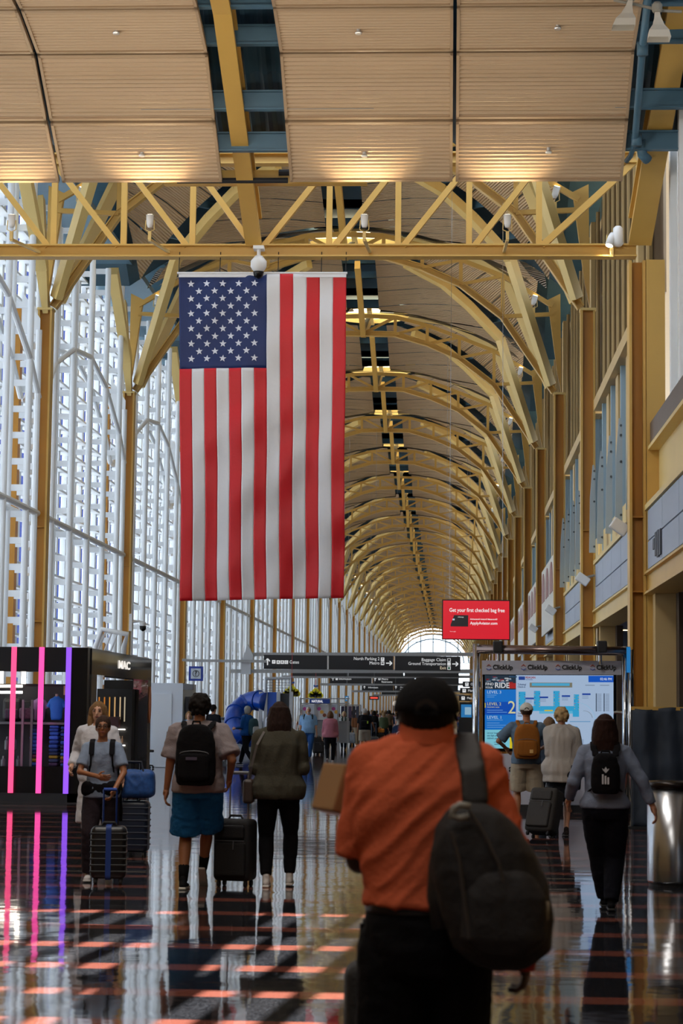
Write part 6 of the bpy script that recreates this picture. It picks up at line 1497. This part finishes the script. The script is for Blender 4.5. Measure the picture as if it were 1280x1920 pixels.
m6 = mid(644, 1406, 'person in a patterned scarf and white sleeves facing us', H=1.68, rz=PI, sex='f', skin='fair', face=True, feet=wlk, hands={-1: (-.1, .25, 1.05), 1: (.1, .25, 1.05)}, top=dict(c='B4B8BC', sleeve=1.7, v=.4, e=.02), bottom=dict(k='pants', c='20283A'), hair=dict(s='bob', c='B8A482'), shoes='1A1A1E')
r = thing('scarf', 'dark green patterned scarf hanging on the person in white sleeves', 'scarf', (m6['loc'][0], m6['loc'][1], 0), PI); q = MB(); 
for s in (-1, 1): limb(q, [(s*.05, .0, 1.44), (s*.08, .13, 1.35), (s*.06, .15, 1.15), (s*.05, .15, 1.0)], [.035, .04, .045, .05])
mm = fuse(q, .018, 1, .005); mm.materials.append(cm('4A5A56', v=.5)); link('scarf_cloth', mm, r)
m7 = mid(668, 1398, 'person in a rust brown jacket and beige trousers', H=1.78, rz=PI+.5, skin='brown', face=True, feet=wlk2, top=dict(c='7E5438', sleeve=1.8, e=.03), bottom=dict(k='pants', c='968672', e=.02), hair=dict(s='buzz', c='1A1412'), shoes='8A5A38')
r = thing('plastic_bag', 'pale grey carrier bag held beside the rust brown jacket', 'bag', tuple(wpt(m7, m7['arm'][1][2]+Vector((0, 0, -.5))))); q = MB(); q.rbox((0, 0, 0), .36, .2, .5, .08, 5); mm = fuse(q, .02, 2, .015, (8, 8, 8)); mm.materials.append(cm('8E949C')); link('bag_body', mm, r)
q = MB(); q.tube([(-.08, 0, .22), (0, 0, .42), (.08, 0, .22)], .012, 6); q.obj('handle', cm('8E949C'), r)
m8 = mid(683, 1413, 'person with white hair, black T-shirt and light shorts walking away', H=1.8, skin='tan', build=1.1, feet={-1: (-.12, -.05, .09), 1: (.13, .1, .09)}, hands={1: (.38, .05, 1.0)}, top=dict(c='1B1B22', sleeve=.85, e=.03, hem=.52), bottom=dict(k='shorts', c='B0A898', L=.44, e=.03, leg=.035, n='shorts'), hair=dict(s='short', c='C2BEB8'), shoes='16161A', sole='E0E0E0')
backpack(m8, 'black backpack with a yellow-green badge on the white haired person', '14141A', .36, .5, .2, zc=1.27, y=-.25, logo=(.13, -.03, .05, .1, 'B8D030'))
suitcase('grey suitcase rolling beside the person in light shorts', (at(700, 1412)[0], at(700, 1412)[1]), 0, .38, .28, .6, '3A4350', .55, True, rod='5A6A80')
m9 = mid(700, 1398, 'person dressed in black beyond the grey suitcase', H=1.74, sex='f', skin='tan', feet=wlk, top=dict(c='15151A', sleeve=1.8, e=.03, skirt=.35), bottom=dict(k='pants', c='15151A'), hair=dict(s='bob', c='1A1412'))
suitcase('black suitcase with an orange bag on top among the walkers', (at(711, 1398)[0], at(711, 1398)[1]), 0, .45, .3, .55, '18181C', .3)
r = thing('orange_bag', 'orange bag lying on top of the black suitcase in the distance', 'bag', (at(711, 1398)[0], at(711, 1398)[1], .74)); q = MB(); q.rbox((0, 0, 0), .5, .26, .2, .06, 4); q.obj('bag_body', mat('orange cloth', 'C87818', .7), r)
q = MB(); q.tube([(-.1, 0, .09), (0, 0, .2), (.1, 0, .09)], .015, 6); q.obj('handle', mat('orange cloth', 'C87818', .7), r)
m10 = mid(724, 1382, 'person in green with a black backpack walking away in the distance', H=1.8, skin='tan', feet=wlk, top=dict(c='3E7A5A', sleeve=.8), bottom=dict(k='pants', c='17171C'), hair=dict(s='short', c='1C1614'), vox=.025)
backpack(m10, 'black backpack on the person in green', '131318', .36, .5, .2, zc=1.3, y=-.25)
m11 = mid(742, 1378, 'person in a pale floral dress facing us in the distance', H=1.64, rz=PI, sex='f', skin='tan', face=True, vox=.025, top=dict(c='A89AAE', sleeve=.5, v=.5), bottom=dict(k='skirt', c='A094A8', L=.28), hair=dict(s='long', c='241A16', L=.2))
m12 = mid(706, 1376, 'person in a dark blue suit beyond the orange bag', H=1.82, skin='tan', vox=.025, feet=wlk2, top=dict(c='24324E', sleeve=1.9, hem=.46, e=.025), bottom=dict(k='pants', c='222C44'), hair=dict(s='short', c='3A2A20'))
# the person in the navy hooded top just beyond the orange shoulder
l13 = (P(757, 1380, 43).x, 43.0)
m13 = person('person in a black cap and navy top with a white ring emblem', l13, -.2, 1.60, 'm', 'light', 1.08, .014, feet=wlk, top=dict(c='16233E', sleeve=1.7, e=.03), bottom=dict(k='pants', c='20242C'), hair=dict(s='short', c='2A201A'), hat=dict(c='17171B', peak=1))
q = MB()
for rr, sq in ((.12, 0), (.07, 1)):
    pts = [Vector((rr*math.copysign(abs(math.cos(a))**.5, math.cos(a)), -.15-.012, 1.13+rr*.8*math.copysign(abs(math.sin(a))**.5, math.sin(a)))) for a in [2*PI*k/24 for k in range(25)]]; q.tube(pts, .011, 6)
q.obj('chest_emblem', WM, m13['o'])
# right of the foreground man: two people near the left post
m14 = mid(876, 1400, 'person with a bare arm stretched out beside the left directory post', H=1.76, rz=1.3, skin='tan', hands={-1: (-.25, .3, 1.2), 1: (.15, .45, 1.25)}, top=dict(c='A8B0C4', sleeve=.8), bottom=dict(k='pants', c='262A34'), hair=dict(s='short', c='3A2A20'))
m15 = mid(861, 1382, 'person in a purple and black top in the distance right of the cap', H=1.72, rz=PI, sex='f', skin='tan', face=True, vox=.025, feet=wlk, top=dict(c='42304E', sleeve=.9), bottom=dict(k='pants', c='28344C'), hair=dict(s='bob', c='1C1614'))
m16 = mid(881, 1376, 'person in black beside the purple top in the distance', H=1.72, skin='tan', vox=.025, feet=wlk2, top=dict(c='18181C', sleeve=1.7), bottom=dict(k='pants', c='16161A'), hair=dict(s='short', c='1C1614'))
# people behind the person in the grey T-shirt and at the seats
m17 = mid(398, 1440, 'person with dark hair in black just beyond the grey T-shirt', H=1.80, rz=-.6, skin='tan', top=dict(c='17181E', sleeve=.8), bottom=dict(k='pants', c='17181E'), hair=dict(s='short', c='1A1412'))
m18 = mid(352, 1440, 'person in light blue partly hidden left of the grey T-shirt', H=1.6, rz=PI, sex='f', skin='fair', face=True, top=dict(c='7AA8D0', sleeve=.7), bottom=dict(k='pants', c='2A3040'), hair=dict(s='bob', c='8A6A48'))
def seated(px, py, Yp, lb, col, hc_, skin='light', cap=None):
    q_ = P(px, py, Yp); H = 1.3
    # sits on a waiting seat: thighs forward, shins down
    return person(lb, (q_.x, Yp), PI*.75, 1.62, 'm', skin, 1.0, .02, feet={-1: (-.1, .42, .42), 1: (.1, .42, .42)}, hands={-1: (-.15, .25, .95), 1: (.15, .25, .95)}, top=dict(c=col, sleeve=1.7), bottom=dict(k='pants', c='20242C'), hair=dict(s='short', c=hc_))
for px, py, lb, col, hc_ in ((447, 1366, 'child in a fluorescent green top with blue headphones on the seats', '9AC830', '1A1412'), (423, 1372, 'person with fair hair sitting by the round table', '30323A', '8A6A48')):
    ps = seated(px, py, 79, lb, col, hc_); ps['o'].location.z = -.38
    if 'headphones' in lb:
        q = MB(); q.tube([ps['hc']+Vector((.09*math.cos(PI*k/10), 0, .02+.12*math.sin(PI*k/10))) for k in range(11)], .012, 8)
        for s in (-1, 1): ball(q, ps['hc']+Vector((s*.095, 0, -.01)), .025, .04, .045)
        q.obj('headphones', mat('bright blue headphones', '2A9AE0', .4), ps['o'], True)
# the far crowd: small figures, each its own person
rnd = random.Random(21)
cols = ['1C2030', '3A4A6A', '6A2A2A', '8A8C94', '2A2A2E', 'B0B4BC', '5A4A3A', '27436B', '7A3A4A', 'C8C4BC', '44503A', '6A6A72']
names_c = {'1C2030': 'near black', '3A4A6A': 'slate blue', '6A2A2A': 'dark red', '8A8C94': 'grey', '2A2A2E': 'black', 'B0B4BC': 'pale grey', '5A4A3A': 'brown', '27436B': 'blue', '7A3A4A': 'wine red', 'C8C4BC': 'off-white', '44503A': 'olive green', '6A6A72': 'mid grey'}
k = 0
for px, dist in ((690, 112), (696, 128), (703, 140), (712, 118), (716, 150), (722, 132), (729, 120), (733, 145), (737, 160), (749, 125), (753, 140), (760, 155), (728, 170), (745, 180), (686, 150), (676, 130), (660, 120), (610, 104), (632, 118), (867, 115), (880, 135), (566, 96), (719, 104)):
    c = cols[k % len(cols)]; q_ = P(px, 1360, dist)
    person(f'distant person in {names_c[c]}, ' + ('near the stalls' if px < 665 else 'in the crowd beyond the orange cap' if px < 800 else 'right of the foreground cap') + (f', {["walking away", "walking this way"][k % 2]}'), (q_.x, dist), PI*(k % 2)+rnd.uniform(-.3, .3), rnd.uniform(1.62, 1.82), 'fm'[k % 2], rnd.choice(['light', 'tan', 'brown']), 1.05, .035,
           feet=wlk if k % 2 else wlk2, top=dict(c=c, sleeve=1.8 if k % 3 else .8, amp=0), bottom=dict(k='pants', c=rnd.choice(['1A1C24', '2A3446', '3A3A3E', '8A8270']), amp=0), hair=dict(s='short' if k % 2 else 'bob', c=rnd.choice(['1A1412', '3A2A20', '8A7050'])), group='distant walkers'); k += 1
bpy.data.objects.remove(WO); bpy.data.scenes.remove(WS)
texts_to_mesh()
